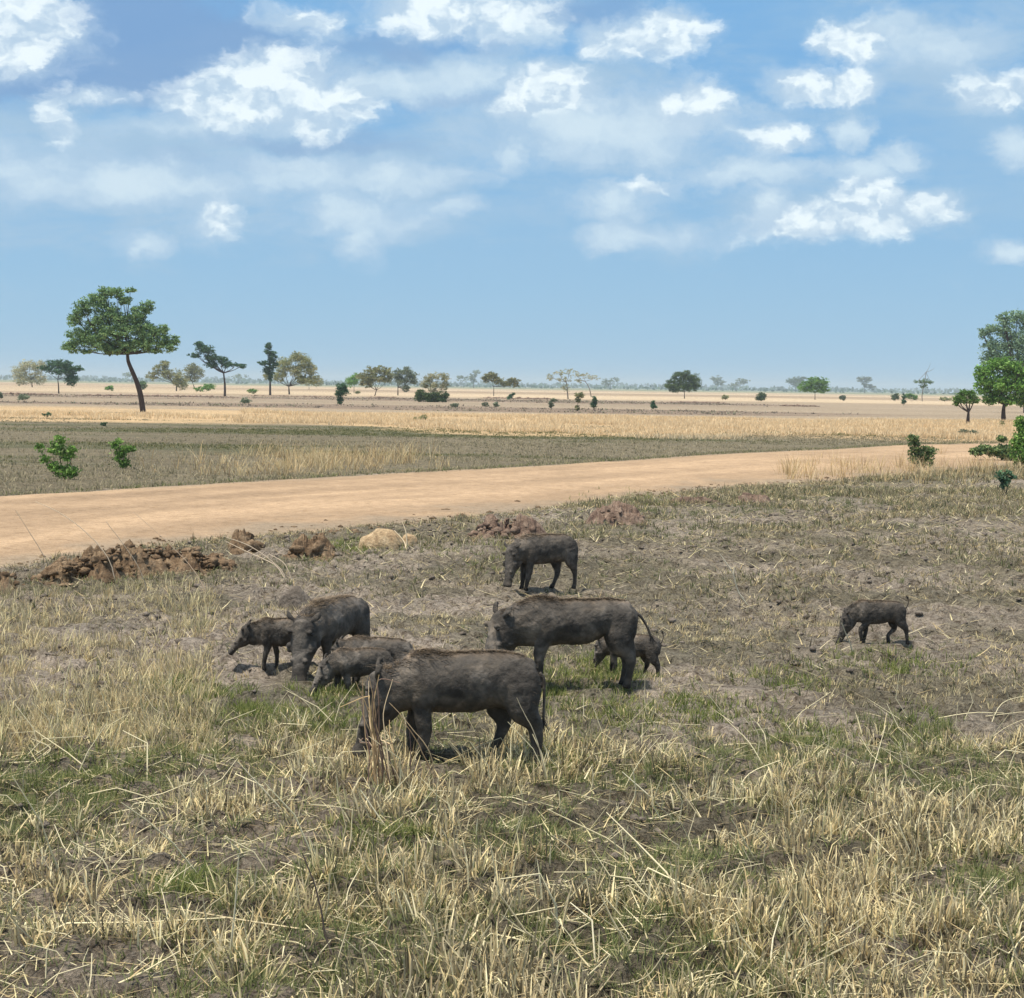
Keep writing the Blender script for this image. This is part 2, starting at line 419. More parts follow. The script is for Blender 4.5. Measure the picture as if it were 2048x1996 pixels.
# ------------------------------------------------------------------ blades
def blades(base, length, width, head, lean, curl, col, tipcol=None, seg=3, twist=None, kink=None):
    """arrays -> verts, quads, colours; lean and curl in radians from vertical"""
    n = len(base)
    if twist is None: twist = rng.uniform(-.9, .9, n)
    dirh = np.stack([np.sin(head), np.cos(head)], 1)
    wd = np.stack([np.cos(head + twist), -np.sin(head + twist)], 1)
    p = base.copy(); V = np.zeros((n, seg + 1, 2, 3)); Cc = np.zeros((n, seg + 1, 2, 3))
    for k in range(seg + 1):
        t = k / seg
        w = width * (1 - .85 * t ** 1.6) * .5
        off = np.zeros((n, 3)); off[:, :2] = wd * w[:, None]
        V[:, k, 0] = p - off; V[:, k, 1] = p + off
        cc = col if tipcol is None else col * (1 - t) + tipcol * t
        Cc[:, k, 0] = cc; Cc[:, k, 1] = cc
        if k < seg:
            a = lean + curl * t
            if kink is not None: a = a + np.where(t >= .34, kink, 0)
            st = length / seg
            p = p + np.concatenate([dirh * (np.sin(a) * st)[:, None], (np.cos(a) * st)[:, None]], 1)
            p[:, 2] = np.maximum(p[:, 2], base[:, 2] + .004)
    b = (np.arange(n) * (seg + 1) * 2)[:, None, None]
    k = np.arange(seg)[None, :, None] * 2
    f = b + k + np.array([0, 1, 3, 2])[None, None, :]
    return V.reshape(-1, 3), f.reshape(-1, 4), Cc.reshape(-1, 3)
def merge(parts):
    v, f, c = [], [], []; o = 0
    for a, b, d in parts:
        v.append(a); f.append(b + o); c.append(d); o += len(a)
    return np.concatenate(v), np.concatenate(f), np.concatenate(c)

HALF = .318   # half-width of the view wedge (tangent) with a margin
def wedge(n, r0, r1, half=HALF, cx=0.):
    y = np.sqrt(rng.uniform(r0 ** 2, r1 ** 2, n)); x = y * rng.uniform(-half, half, n) + cx
    return x, y
STRAW = np.array([[.74, .61, .34], [.84, .73, .44], [.60, .47, .25], [.46, .36, .20], [.72, .64, .35], [.32, .25, .14], [.86, .78, .51]])
DULL = np.array([[.36, .31, .20], [.44, .38, .24], [.30, .26, .17], [.25, .23, .14], [.50, .43, .28]])
GREEN = np.array([[.13, .165, .055], [.19, .215, .08], [.085, .115, .04], [.23, .24, .10], [.31, .30, .14]])
def pick(pal, n, jit=.15):
    c = pal[rng.integers(0, len(pal), n)]
    return c * rng.uniform(1 - jit, 1 + jit, (n, 1))
def offroad(x, y, m=.1): return roadmask(x, y) < m
def tufts(x, y, per, spread, L, wid, pal, lean=(0.05, .5), curl=(.0, .9), kinkp=0., jit=.15, tip=None, seg=3, Lj=.45):
    """scatter tufts at x,y: per blades each; L, wid arrays or numbers"""
    n = len(x)
    k = np.repeat(np.arange(n), per)
    N_ = len(k)
    L_ = np.broadcast_to(L, (n,))[k] * rng.uniform(1 - Lj, 1 + Lj * .6, N_)
    W_ = np.broadcast_to(wid, (n,))[k] * rng.uniform(.7, 1.3, N_)
    head = rng.uniform(0, 2 * math.pi, N_)
    rad = np.abs(rng.normal(0, spread, N_))
    bx = x[k] + np.sin(head) * rad; by = y[k] + np.cos(head) * rad
    base = np.stack([bx, by, height(bx, by) - .01], 1)
    th = rng.normal(0, .12, n)[k]
    le = rng.uniform(*lean, N_); cu = rng.uniform(*curl, N_)
    kink = np.where(rng.random(N_) < kinkp, rng.uniform(.5, 1.5, N_), 0.) if kinkp else None
    ci = rng.integers(0, len(pal), n)[k]; alt = rng.random(N_) < .45
    ci = np.where(alt, rng.integers(0, len(pal), N_), ci)
    c = pal[ci] * rng.uniform(1 - jit, 1 + jit, (N_, 1))
    tc = None if tip is None else c * .5 + np.array(tip)[None] * .5
    return blades(base, L_, W_, head + th, le, cu, c * .92, tc if tc is not None else c * 1.05, seg, kink=kink)

def near_density(x, y):
    return fbm(x, y, 1.3, 4, 200)

def build_grass():
    # --- foreground straw: thick stubble up to about 12.5 m
    parts = []
    x, y = wedge(7600, 6.3, 13.2)
    d = .5 * near_density(x, y) + .5 * fbm(x, y, .38, 3, 207); keep = (d > .45) & (y < 12.3 + (fbm(x, y, 1.3, 3, 208) - .5) * 6) & (rng.random(len(x)) < .22 + (d - .45) * 6)
    # bare soil patches at the bottom
    for (u, v, rr) in [(1230, 1925, .45), (700, 1930, .38), (1500, 1770, .32), (1950, 1800, .3), (60, 1640, .3), (1860, 1570, .5)]:
        g = G(u, v); keep &= np.hypot(x - g[0], (y - g[1]) * .8) > rr
    x, y = x[keep], y[keep]
    L = .09 + .15 * fbm(x, y, 1.2, 3, 210)
    parts.append(tufts(x, y, 8, .05, L * .95, .0105, np.concatenate([STRAW * 1.08, STRAW[:2] * 1.15, DULL * 1.1, DULL * .5]), (.02, .8), (0, .5), .35, .25))
    # lying litter
    x, y = wedge(8500, 6.3, 12.8); n = len(x)
    base = np.stack([x, y, height(x, y) + rng.uniform(.0, .03, n)], 1)
    parts.append(blades(base, rng.uniform(.05, .24, n), rng.uniform(.005, .010, n), rng.uniform(0, 6.28, n), rng.uniform(1.2, 1.65, n), rng.uniform(-.15, .3, n), pick(STRAW, n, .25), seg=3))
    v, f, c = merge(parts)
    tag(np_mesh('dry_grass', v, f, M_GRASS, col=c), 'pale straw-coloured dry grass stubble covering the foreground', 'dry grass', kind='stuff')
    # --- green blades under it
    parts = []
    x, y = wedge(9500, 6.3, 14.5)
    d = fbm(x, y, .9, 3, 230); keep = (d > .50) & (y < 12.2 + (fbm(x, y, 1.1, 3, 209) - .5) * 8)
    x, y = x[keep], y[keep]
    parts.append(tufts(x, y, 10, .06, .07 + .05 * rng.random(len(x)), .0058, GREEN, (.1, 1.0), (0, 1.)))
    x, y = wedge(3800, 6.3, 13)
    parts.append(tufts(x, y, 8, .05, .08, .0065, np.array([[.22, .25, .10], [.27, .28, .13], [.16, .19, .08]]), (.1, 1.1), (0, 1.)))
    # bright green patches that the photograph shows
    for (u, v, ru, dv, n) in [(370, 1395, 55, 16, 240), (600, 1455, 70, 20, 330), (480, 1440, 45, 18, 130), (660, 1395, 45, 10, 120), (1220, 1370, 45, 16, 220), (1200, 1345, 40, 10, 140),
                              (1250, 1440, 60, 18, 180), (1420, 1430, 60, 16, 160), (1120, 1525, 40, 22, 150), (1840, 1475, 36, 22, 120), (1600, 1480, 50, 18, 120), (690, 1100, 50, 10, 160),
                              (1560, 1370, 60, 14, 90), (1800, 1330, 90, 16, 150), (800, 1450, 80, 16, 120), (1100, 1390, 30, 30, 120), (140, 1560, 120, 30, 200), (400, 1800, 60, 20, 160), (760, 1700, 60, 24, 130), (1260, 1000, 60, 10, 90), (1000, 1120, 60, 12, 80)]:
        pts = np.array([G(u + rng.normal(0, ru * .9), v + rng.normal(0, dv * 1.0))[:2] for _ in range(int(n * .8))])
        parts.append(tufts(pts[:, 0], pts[:, 1], 9, .04, .075 + .0018 * pts[:, 1], .004 + .00022 * pts[:, 1], GREEN * np.array([1., 1.05, .8]), (.1, 1.0), (0, .9)))
    x, y = wedge(9000, 12, 48); kp = (fbm(x, y, 1.6, 4, 233) > .53) & (y < road_near(x)) & ((x / y > -.02) | (rng.random(len(x)) < .4)); x, y = x[kp], y[kp]
    parts.append(tufts(x, y, 8, .05, .045 + .0016 * y, .004 + .0003 * y, GREEN * np.array([.95, .9, 1.1]), (.2, 1.2), (0, .9)))
    v, f, c = merge(parts)
    tag(np_mesh('green_grass', v, f, M_GRASS, col=c), 'patches of fresh short green grass around the warthogs', 'green grass', kind='stuff')
    # --- middle distance stubble, 12.4 - 50 m on the near side of the road
    parts = []
    x, y = wedge(38000, 11.8, 62)
    w = 12.4 / y
    d = fbm(x, y, 1.5, 4, 240)
    keep = (y < road_near(x) + .2) & (rng.random(len(x)) < sstep(.40, .60, d) * (.35 + .65 * sstep(18, 30, y)))
    x, y = x[keep], y[keep]
    L = (.05 + .05 * fbm(x, y, 3, 3, 250)) * (1 + y / 40)
    parts.append(tufts(x, y, 7, .05, L, .0045 + .00036 * y, np.concatenate([DULL * .8, DULL * .45, STRAW[:4] * .85, GREEN * np.array([.9, .85, 1.])]), (.1, 1.1), (0, .9), .2, .25))
    # extra on the nearer part
    x, y = wedge(5500, 12.2, 20); d = fbm(x, y, 1.0, 4, 243); keep = d > .47; x, y = x[keep], y[keep]
    parts.append(tufts(x, y, 7, .04, .075, .0075, np.concatenate([DULL, STRAW[:3]]), (.1, .9), (0, .8), .2))
    # left side between heap and herd: taller dry grass
    n = 1500; pts = np.array([G(rng.uniform(-60, 430), rng.uniform(1170, 1520))[:2] for _ in range(n)])
    d = fbm(pts[:, 0], pts[:, 1], 1., 3, 260); pts = pts[d > .4]
    parts.append(tufts(pts[:, 0], pts[:, 1], 8, .05, .17, .0085, np.concatenate([DULL, STRAW[:5]]), (.05, .6), (0, .8), .3))
    x = rng.uniform(-9, 15, 2600); y = road_near(x) + rng.normal(-.1, .55, 2600)
    parts.append(tufts(x, y, 6, .07, .08, .014, np.concatenate([DULL * .9, DULL * .6, STRAW[:3] * .8]), (.1, 1.1), (0, .9), .2))
    x = rng.uniform(-16, 26, 1800); y = road_far(x) + rng.normal(.3, .5, 1800)
    parts.append(tufts(x, y, 6, .1, .12, .022, np.concatenate([DULL * .9, DULL * .6, GREEN]), (.1, 1.1), (0, .9), .2))
    # lying litter, with dark dung chips standing in for clod shadows
    x, y = wedge(48000, 11.5, 50); keep = (y < road_near(x) + .4) & (fbm(x, y, 1.1, 3, 262) > .4); x, y = x[keep], y[keep]; n = len(x)
    base = np.stack([x, y, height(x, y) + rng.uniform(.0, .025, n)], 1)
    parts.append(blades(base, rng.uniform(.05, .22, n) * (1 + y / 50), (.005 + .0004 * y) * rng.uniform(.6, 1.2, n), rng.uniform(0, 6.28, n), rng.uniform(1.2, 1.6, n), rng.uniform(-.2, .3, n), pick(np.concatenate([DULL * .9, STRAW * .95, np.array([[.09, .075, .065], [.12, .10, .085], [.16, .13, .11], [.07, .06, .05], [.44, .38, .31], [.38, .32, .27]])]), n, .25), seg=2))
    pts = np.array([G(rng.uniform(-40, 1560), 0.)[:2] if False else G(u_, np.interp(u_, [-40, 470, 700, 1000, 1300, 1560], [1190, 1150, 1108, 1078, 1020, 985]) + rng.normal(6, 10))[:2] for u_ in rng.uniform(-40, 1560, 1500)])
    parts.append(tufts(pts[:, 0], pts[:, 1], 6, .06, .08, .010, np.concatenate([DULL, DULL * .7, GREEN]), (.05, .9), (0, .9), .25))
    v, f, c = merge(parts)
    tag(np_mesh('grass_stubble', v, f, M_GRASS, col=c), 'short grazed grey-tan grass stubble on the open ground around the herd', 'grass stubble', kind='stuff')
    # --- verge grass at the right edge by the road and the tall patch beyond the road
    parts = []
    pts = np.array([G(rng.uniform(1560, 2120), rng.normal(946, 11))[:2] for _ in range(260)])
    parts.append(tufts(pts[:, 0], pts[:, 1], 8, .14, .2 + .6 * fbm(pts[:, 0], pts[:, 1], 1.1, 3, 276), .014, STRAW * np.array([.95, .85, .8]), (.05, .55), (0, .8), .2))
    parts_v = merge(parts)
    tag(np_mesh('roadside_grass', parts_v[0], parts_v[1], M_GRASS, col=parts_v[2]), 'tall dry pinkish grass along the road verge on the right', 'dry grass', kind='stuff')
    parts = []
    us = rng.normal(640, 120, 400); vs = rng.uniform(905, 957, 400)
    pts = np.array([G(a, b)[:2] for a, b in zip(us, vs)])
    ok = pts[:, 1] > road_far(pts[:, 0]) + .3
    pts = pts[ok]
    hh_ = .10 + .62 * sstep(.35, .7, fbm(pts[:, 0], pts[:, 1], 1.2, 3, 275))
    parts.append(tufts(pts[:, 0], pts[:, 1], 9, .16, hh_, .015, STRAW * np.array([.88, .80, .76]), (.05, .7), (0, .9), .3))
    us = rng.uniform(-40, 1500, 1500); vs = rng.uniform(880, 985, 1500)
    pts = np.array([G(a, b)[:2] for a, b in zip(us, vs)]); ok = pts[:, 1] > road_far(pts[:, 0]) + .2; pts = pts[ok]
    parts.append(tufts(pts[:, 0], pts[:, 1], 8, .2, .15, .022, DULL * .9, (.05, .8), (0, .8), .2))
    v = merge(parts)
    tag(np_mesh('tall_dry_grass', v[0], v[1], M_GRASS, col=v[2]), 'tall pale dry grass standing just beyond the dirt road on the left', 'dry grass', kind='stuff')
    # low grass on the flats beyond the road
    x, y = wedge(30000, 44, 118); keep = y > road_far(x) + .4
    d = fbm(x * .5, y, 8, 4, 290); keep &= rng.random(len(x)) < sstep(.35, .7, d); x, y = x[keep], y[keep]
    gm = sstep(.5, .62, fbm(x * .35, y, 7, 4, 77)) * sstep(46, 62, y)
    a = gm > rng.random(len(x)) * .9
    p1 = tufts(x[~a], y[~a], 6, .12, .09, .035, DULL * .8, (.1, 1.), (0, .8))
    p2 = tufts(x[a], y[a], 7, .14, .09, .035, GREEN * np.array([.95, .85, .95]), (.1, 1.), (0, .8))
    v = merge([p1, p2])
    tag(np_mesh('low_grass', v[0], v[1], M_GRASS, col=v[2]), 'low olive and grey grass on the flats between road and golden band', 'grass', kind='stuff')
    # golden band
    x, y = wedge(30000, 88, 182)
    edge = np.interp(x / y, [-.3, -.12, 0, .3], [112, 112, 97, 92]) + (fbm(x, y * 0, 9, 5, 300) - .5) * 34
    end = 158 + (fbm(x, y * 0 + 4, 14, 4, 301) - .5) * 30 - np.where(x / y < -.15, 25, 0)
    keep = (y > edge) & (y < end) & (rng.random(len(x)) < sstep(.3, .6, fbm(x, y, 5, 4, 302))); x, y = x[keep], y[keep]
    v = tufts(x, y, 9, .3, .16 + .26 * fbm(x, y, 8, 3, 303), .045, np.array([[.76, .59, .36], [.82, .68, .45], [.64, .50, .31], [.72, .56, .35]]), (.0, .7), (0, .6))
    tag(np_mesh('golden_grass', v[0], v[1], M_GRASS, col=v[2]), 'long band of golden dry grass crossing the plain behind the road', 'golden grass', kind='stuff')
    # scrubby grey growth behind it
    x, y = wedge(14000, 160, 420)
    keep = rng.random(len(x)) < sstep(.55, .68, fbm(x * .22, y * .6, 30, 4, 95)); x, y = x[keep], y[keep]
    v = tufts(x, y, 8, .9, .12 + .16 * rng.random(len(x)), .20, np.array([[.27, .22, .17], [.32, .26, .20], [.22, .18, .14], [.36, .29, .22], [.26, .25, .16]]), (.3, 1.3), (0, .6))
    tag(np_mesh('scrub', v[0], v[1], M_GRASS, col=v[2]), 'dark brownish scrub strips on the plain below the distant trees', 'scrub', kind='stuff')
build_grass()

# ------------------------------------------------------------------ tubes, lofts
def catmull(P, n):
    P = np.asarray(P, float); m = len(P)
    Q = np.vstack([2 * P[0] - P[1], P, 2 * P[-1] - P[-2]])
    out = []
    for i in range(m - 1):
        p0, p1, p2, p3 = Q[i], Q[i + 1], Q[i + 2], Q[i + 3]
        for k in range(n):
            t = k / n
            out.append(.5 * ((2 * p1) + (-p0 + p2) * t + (2 * p0 - 5 * p1 + 4 * p2 - p3) * t * t + (-p0 + 3 * p1 - 3 * p2 + p3) * t ** 3))
    out.append(P[-1]); return np.array(out)
def loft(P, A, B, side=(0, 1, 0), ns=14, sub=4):
    """closed tube through P with half-width A along side, half-depth B along the other axis"""
    D = np.column_stack([P, A, B])
    D = catmull(D, sub) if sub > 1 else np.asarray(D, float)
    P, A, B = D[:, :3], np.maximum(D[:, 3], 1e-4), np.maximum(D[:, 4], 1e-4)
    T = np.gradient(P, axis=0); T /= np.linalg.norm(T, axis=1)[:, None] + 1e-9
    S = np.array(side, float)[None] - (T @ np.array(side, float))[:, None] * T; S /= np.linalg.norm(S, axis=1)[:, None] + 1e-9
    Nn = np.cross(T, S)
    th = np.linspace(0, 2 * np.pi, ns, endpoint=False)
    V = P[:, None] + S[:, None] * (np.cos(th)[None, :, None] * A[:, None, None]) + Nn[:, None] * (np.sin(th)[None, :, None] * B[:, None, None])
    m = len(P); V = V.reshape(-1, 3)
    i = np.arange(m - 1)[:, None]; j = np.arange(ns)[None]; j2 = (j + 1) % ns
    f = np.stack([i * ns + j, i * ns + j2, (i + 1) * ns + j2, (i + 1) * ns + j], -1).reshape(-1, 4).tolist()
    f.append(list(range(ns))[::-1]); f.append([(m - 1) * ns + k for k in range(ns)])
    return V, f
def tube_quads(P, Rr, ns=7, sub=3):
    V, f = loft(P, Rr, Rr, side=(.13, 1, .2), ns=ns, sub=sub)
    return V, np.array([q for q in f if len(q) == 4])
def tubes_obj(name, tubes, mat, parent=None, col=None, ns=7, sub=3):
    vs, fs, o = [], [], 0
    for P, Rr in tubes:
        V, f = tube_quads(P, Rr, ns, sub); vs.append(V); fs.append(f + o); o += len(V)
    V = np.concatenate(vs)
    c = None if col is None else np.broadcast_to(np.array(col), (len(V), 3))
    return np_mesh(name, V, np.concatenate(fs), mat, parent, col=c, smooth=True)

# ------------------------------------------------------------------ lumps: clods, stones, heaps
def ico(sub):
    bm = bmesh.new(); bmesh.ops.create_icosphere(bm, subdivisions=sub, radius=1)
    v = np.array([x.co[:] for x in bm.verts]); f = np.array([[q.index for q in p.verts] for p in bm.faces]); bm.free(); return v, f
ICO1, ICO2, ICO3 = ico(1), ico(2), ico(4)
def lumps(centres, sizes, ic=ICO2, rough=.45, flat=.7):
    V0, F0 = ic; vs, fs, o = [], [], 0
    for c, s in zip(centres, sizes):
        seed = rng.integers(1, 9999)
        pn = rng.normal(size=(11, 3)); pn /= np.linalg.norm(pn, axis=1)[:, None]; pd = rng.uniform(.5, .95, 11)
        dt = V0 @ pn.T
        r_ = np.where(dt > .05, pd[None] / np.maximum(dt, .05), 9.).min(1); r_ = np.minimum(r_, 1.25)
        q = V0 * (r_ * (1 + rng.normal(0, .06, len(V0))))[:, None] * np.array([1, rng.uniform(.7, 1.1), flat * rng.uniform(.8, 1.2)])
        a = rng.uniform(0, 6.28); ca, sa = math.cos(a), math.sin(a)
        q = np.stack([q[:, 0] * ca - q[:, 1] * sa, q[:, 0] * sa + q[:, 1] * ca, q[:, 2]], 1) * s + c
        vs.append(q); fs.append(F0 + o); o += len(q)
    return np.concatenate(vs), np.concatenate(fs)
def build_clods():
    # countless small crumbs on the open ground
    n = 9000; x, y = wedge(n, 9, 40)
    keep = (y < road_near(x) + .5) & (rng.random(n) < sstep(.4, .66, fbm(x, y, 1.2, 4, 310))); x, y = x[keep], y[keep]
    c = np.stack([x, y, height(x, y) + .004], 1); s = np.minimum(rng.gamma(2., .010, len(x)), .032) * (1 + y / 40) + .007
    v, f = lumps(c, s, ICO1, .5, .6)
    tag(np_mesh('soil_clods', v, f, M_CLODG), 'small grey soil clods strewn over the trampled ground', 'clods', kind='stuff')
    # crumbs on the near road edge
    n = 1300; x = rng.uniform(-9, 14, n); y = road_near(x) + rng.normal(.2, 1.3, n)
    v, f = lumps(np.stack([x, y, np.full(n, .01)], 1), rng.gamma(1.5, .014, n) + .01, ICO1, .5, .6)
    tag(np_mesh('roadside_crumbs', v, f, M_CLODB), 'reddish crumbs of dirt scattered along the near edge of the road', 'clods', kind='stuff')
    def heap(name, label, cat, u0, u1, v, hpx, mat, n=30, big=.5, grp=None, flat=.7, vslope=0.):
        """heap of lumps whose foot runs from u0 to u1 at row v"""
        g0, g1 = G(u0, v), G(u1, v + vslope); mid = (g0 + g1) / 2; wdt = np.linalg.norm(g1 - g0); hh = hpx * mid[1] / F
        cs, ss = [], []
        for i in range(n):
            t = rng.uniform(.03, .97); pr = (1 - abs(2 * t - 1) ** 2.2) * rng.uniform(.4, 1)
            s = hh * big * (.25 + .75 * rng.random() ** 2.2)
            p = g0 * (1 - t) + g1 * t - mid
            cs.append((p[0], p[1] + rng.normal(0, hh * .5), max(hh * pr - s * .6, 0) * rng.random() ** .6 + s * .2)); ss.append(s)
        cs.append((0, 0, 0)); ss.append(hh * .5)
        v_, f_ = lumps(cs, ss, ICO2, .55, flat)
        na_, nb_ = 220, 26; A_, B_ = np.meshgrid(np.linspace(0, 1, na_), np.linspace(-1, 1, nb_), indexing='ij'); A_, B_ = A_.ravel(), B_.ravel()
        bx = (g0[0] * (1 - A_) + g1[0] * A_) - mid[0]; by = (g0[1] * (1 - A_) + g1[1] * A_) - mid[1] + B_ * hh * 1.3
        pr_ = np.maximum(1 - np.abs(2 * A_ - 1) ** 3, 0) * np.maximum(1 - B_ ** 2, 0) ** .7
        nn_ = fbm(bx, by * 1.6, hh * .7, 5, int(u0) % 97 + 3); bz = pr_ * hh * (.1 + 1.0 * sstep(.28, .72, nn_) + .35 * (fbm(bx, by, hh * .16, 3, 5) - .5)) - .03
        ii = np.arange(na_ - 1)[:, None]; jj = np.arange(nb_ - 1)[None]
        q4 = np.stack([ii * nb_ + jj, (ii + 1) * nb_ + jj, (ii + 1) * nb_ + jj + 1, ii * nb_ + jj + 1], -1).reshape(-1, 4)
        q3 = np.concatenate([q4[:, [0, 1, 2]], q4[:, [0, 2, 3]]])
        f_ = np.concatenate([f_, q3 + len(v_)]); v_ = np.concatenate([v_, np.stack([bx, by, bz], 1)])
        o = np_mesh(name, v_, f_, mat); o.location = (mid[0], mid[1], float(height(mid[:1], mid[1:2])[0]) - .01)
        return tag(o, label, cat, grp)
    g = 'heaps of dug earth beside the road'
    heap('earth_heap', 'long brown heap of earth clods by the road on the left', 'earth heap', 60, 475, 1170, 66, M_CLODB, 620, .2, g, vslope=-28)
    heap('earth_heap', 'dark clump of earth at the left edge of the photo', 'earth heap', -60, 44, 1185, 50, M_CLODB, 70, .3, g)
    heap('earth_heap', 'squat brown earth lump between the long heap and the pale stone', 'earth heap', 572, 672, 1116, 50, M_CLODB, 60, .34, g)
    heap('earth_heap', 'upright tan and brown clod at the right end of the long heap', 'earth heap', 455, 515, 1105, 50, M_CLODB, 14, .55, g)
    heap('earth_heap', 'reddish brown heap of rubble behind the farthest warthog', 'earth heap', 925, 1105, 1080, 56, M_CLODR, 150, .24, g)
    heap('earth_heap', 'low reddish heap of clods right of the rubble heap', 'earth heap', 1170, 1295, 1048, 40, M_CLODR, 90, .26, g)
    heap('earth_heap', 'small reddish clods in a short row nearest the dark flat clod', 'earth heap', 1325, 1440, 1008, 16, M_CLODR, 24, .6, g)
    heap('earth_heap', 'dark flat clod farthest along the near road edge', 'earth heap', 1470, 1545, 1004, 24, M_CLODR, 12, .8, g, .5)
    def mound(name, label, cat, u0, u1, v, hpx, mat, rough=.25):
        g0, g1 = G(u0, v), G(u1, v); mid = (g0 + g1) / 2; wd = (g1 - g0)[0] / 2; hh = hpx * mid[1] / F
        V0, F0 = ICO3
        nn = fbm(V0[:, 0] * 1.6 + V0[:, 2] + u0, V0[:, 1] * 1.6 - V0[:, 2] * .8 + 3, 1., 5, int(u0))
        q = V0 * (1 + (nn - .5)[:, None] * 2 * rough) * np.array([wd, wd * .7, hh])
        q[:, 2] = np.where(q[:, 2] < 0, q[:, 2] * .35, q[:, 2])
        o = np_mesh(name, q, F0, mat, smooth=True); o.location = (mid[0], mid[1], float(height(mid[:1], mid[1:2])[0]) - .01)
        return tag(o, label, cat)
    mound('stone', 'pale yellow flat-topped stone lying in green grass by the road', 'stone', 716, 806, 1101, 42, M_STONE, .22)
    mound('stone', 'small tan stone against the right side of the big pale stone', 'stone', 800, 836, 1100, 24, M_STONE, .3)
    mound('stone', 'small sunlit tan stone on top end of the long earth heap', 'stone', 462, 496, 1093, 34, M_STONE, .4)
    mound('earth_mound', 'low rounded grey earth mound behind the forward-facing warthog', 'mound', 560, 628, 1219, 46, M_CLODG, .3)
    # far dark banks
    def bank(u0, u1, v, hpx, label):
        us = np.arange(u0, u1, 1.5); D = G((u0 + u1) / 2, v)[1]
        cs, ss = [], []
        m = G((u0 + u1) / 2, v)
        for u in us:
            p = at(u, v, D); s = hpx * D / F * rng.uniform(.55, 1.0)
            t = (u - u0) / (u1 - u0); s *= .35 + .65 * (1 - abs(2 * t - 1) ** 4)
            cs.append((p[0] - m[0], rng.normal(0, s), 0)); ss.append(s)
        v_, f_ = lumps(cs, ss, ICO2, .35, .8)
        o = np_mesh('earth_bank', v_, f_, M_CLODR); o.location = (m[0], m[1], 0); tag(o, label, 'earth bank', 'distant earth banks')
    bank(-20, 120, 789, 5, 'dark earth bank at far left under the pale tree')
    bank(150, 480, 793, 5, 'long dark earth bank behind the leaning tree')
    bank(480, 700, 794, 4, 'dark earth bank below the narrow dark tree')
    bank(725, 812, 797, 5, 'purplish bank under the pair of olive trees')
    bank(955, 1120, 798, 5, 'purplish bank under the dark olive tree near centre')
    bank(1330, 1460, 806, 4, 'dark low bank under the round dark tree')
    bank(1560, 1640, 812, 4, 'short dark bank below the bright green tree')
build_clods()

# ------------------------------------------------------------------ trees and shrubs
def crop(cx, cy, s): return lambda X, Y: (cx + X / s, cy + Y / s)
c6 = crop(0, 540, 2.791); c7 = crop(640, 700, 2.791); c8 = crop(1300, 600, 2.612); cL = crop(0, 760, 2.791)
PAL = {
 'dark': np.array([[.05, .11, .06], [.065, .135, .065], [.04, .085, .05], [.09, .16, .08]]),
 'mid': np.array([[.07, .12, .045], [.10, .16, .06], [.05, .09, .04], [.13, .19, .07]]),
 'olive': np.array([[.20, .22, .10], [.26, .27, .13], [.15, .17, .08], [.32, .30, .16]]),
 'pale': np.array([[.34, .34, .21], [.42, .39, .25], [.26, .27, .16], [.31, .32, .20]]),
 'grey': np.array([[.15, .19, .12], [.19, .23, .15], [.12, .15, .10], [.23, .26, .17]]),
 'bright': np.array([[.10, .21, .04], [.14, .27, .06], [.08, .16, .04], [.18, .30, .08]]),
}
def crown_mesh(name, blobs, D, pal, leaf, dens, parent, org, depth=.8, clump=.3, gap=0.):
    """leaf faces in clumps spread through ellipsoids (photo pixels -> metres at distance D)"""
    vs, cs = [], []
    k = D / F
    px_area = sum(b[2] * b[3] for b in blobs)
    for (u, v, ru, rv) in blobs:
        c = at(u, v, D) - org; rx, rz = ru * k, rv * k; ry = max(rx, rz) * depth if rx < 2.2 * rz else rx * depth
        ncl = max(8, int(dens * (ru * rv) ** .75 / 1.15))
        d = rng.normal(size=(ncl, 3)); d /= np.linalg.norm(d, axis=1)[:, None]
        rad = rng.random(ncl) ** .42 * rng.uniform(.85, 1.2, ncl)
        cc = c + d * rad[:, None] * np.array([rx, ry, rz])
        cr = clump * min(rx, rz, 1.4 * rz) * rng.uniform(.5, 1.35, ncl) + leaf * .6
        nl = np.maximum(6, (dens * 1.0 * 14 * np.ones(ncl)).astype(int))
        kk = np.repeat(np.arange(ncl), nl)
        e = rng.normal(size=(len(kk), 3)); e /= np.linalg.norm(e, axis=1)[:, None]
        p = cc[kk] + e * (rng.random(len(kk)) ** .6 * rng.choice([1, 1, 1, 1.5], len(kk)) * cr[kk])[:, None] * np.array([1.25, 1.25, .7])
        n = len(kk)
        tint = rng.uniform(.75, 1.25, ncl)[kk]; ci = np.where(rng.random(n) < .6, rng.integers(0, len(pal), ncl)[kk], rng.integers(0, len(pal), n))
        col = pal[ci] * tint[:, None] * rng.uniform(.8, 1.2, (n, 1))
        a = rng.normal(size=(n, 3)); a /= np.linalg.norm(a, axis=1)[:, None]
        b = np.cross(a, rng.normal(size=(n, 3))); b /= np.linalg.norm(b, axis=1)[:, None]
        s = (leaf * rng.uniform(.55, 1.3, n))[:, None]
        q = np.stack([p - a * s, p - b * s * .5, p + a * s, p + b * s * .5], 1)
        vs.append(q.reshape(-1, 3)); cs.append(np.repeat(col, 4, 0))
    V = np.concatenate(vs); C = np.minimum(np.concatenate(cs) * 1.35, .75)
    f = np.arange(len(V)).reshape(-1, 4)
    return np_mesh(name, V, f, M_LEAF, parent, col=C)
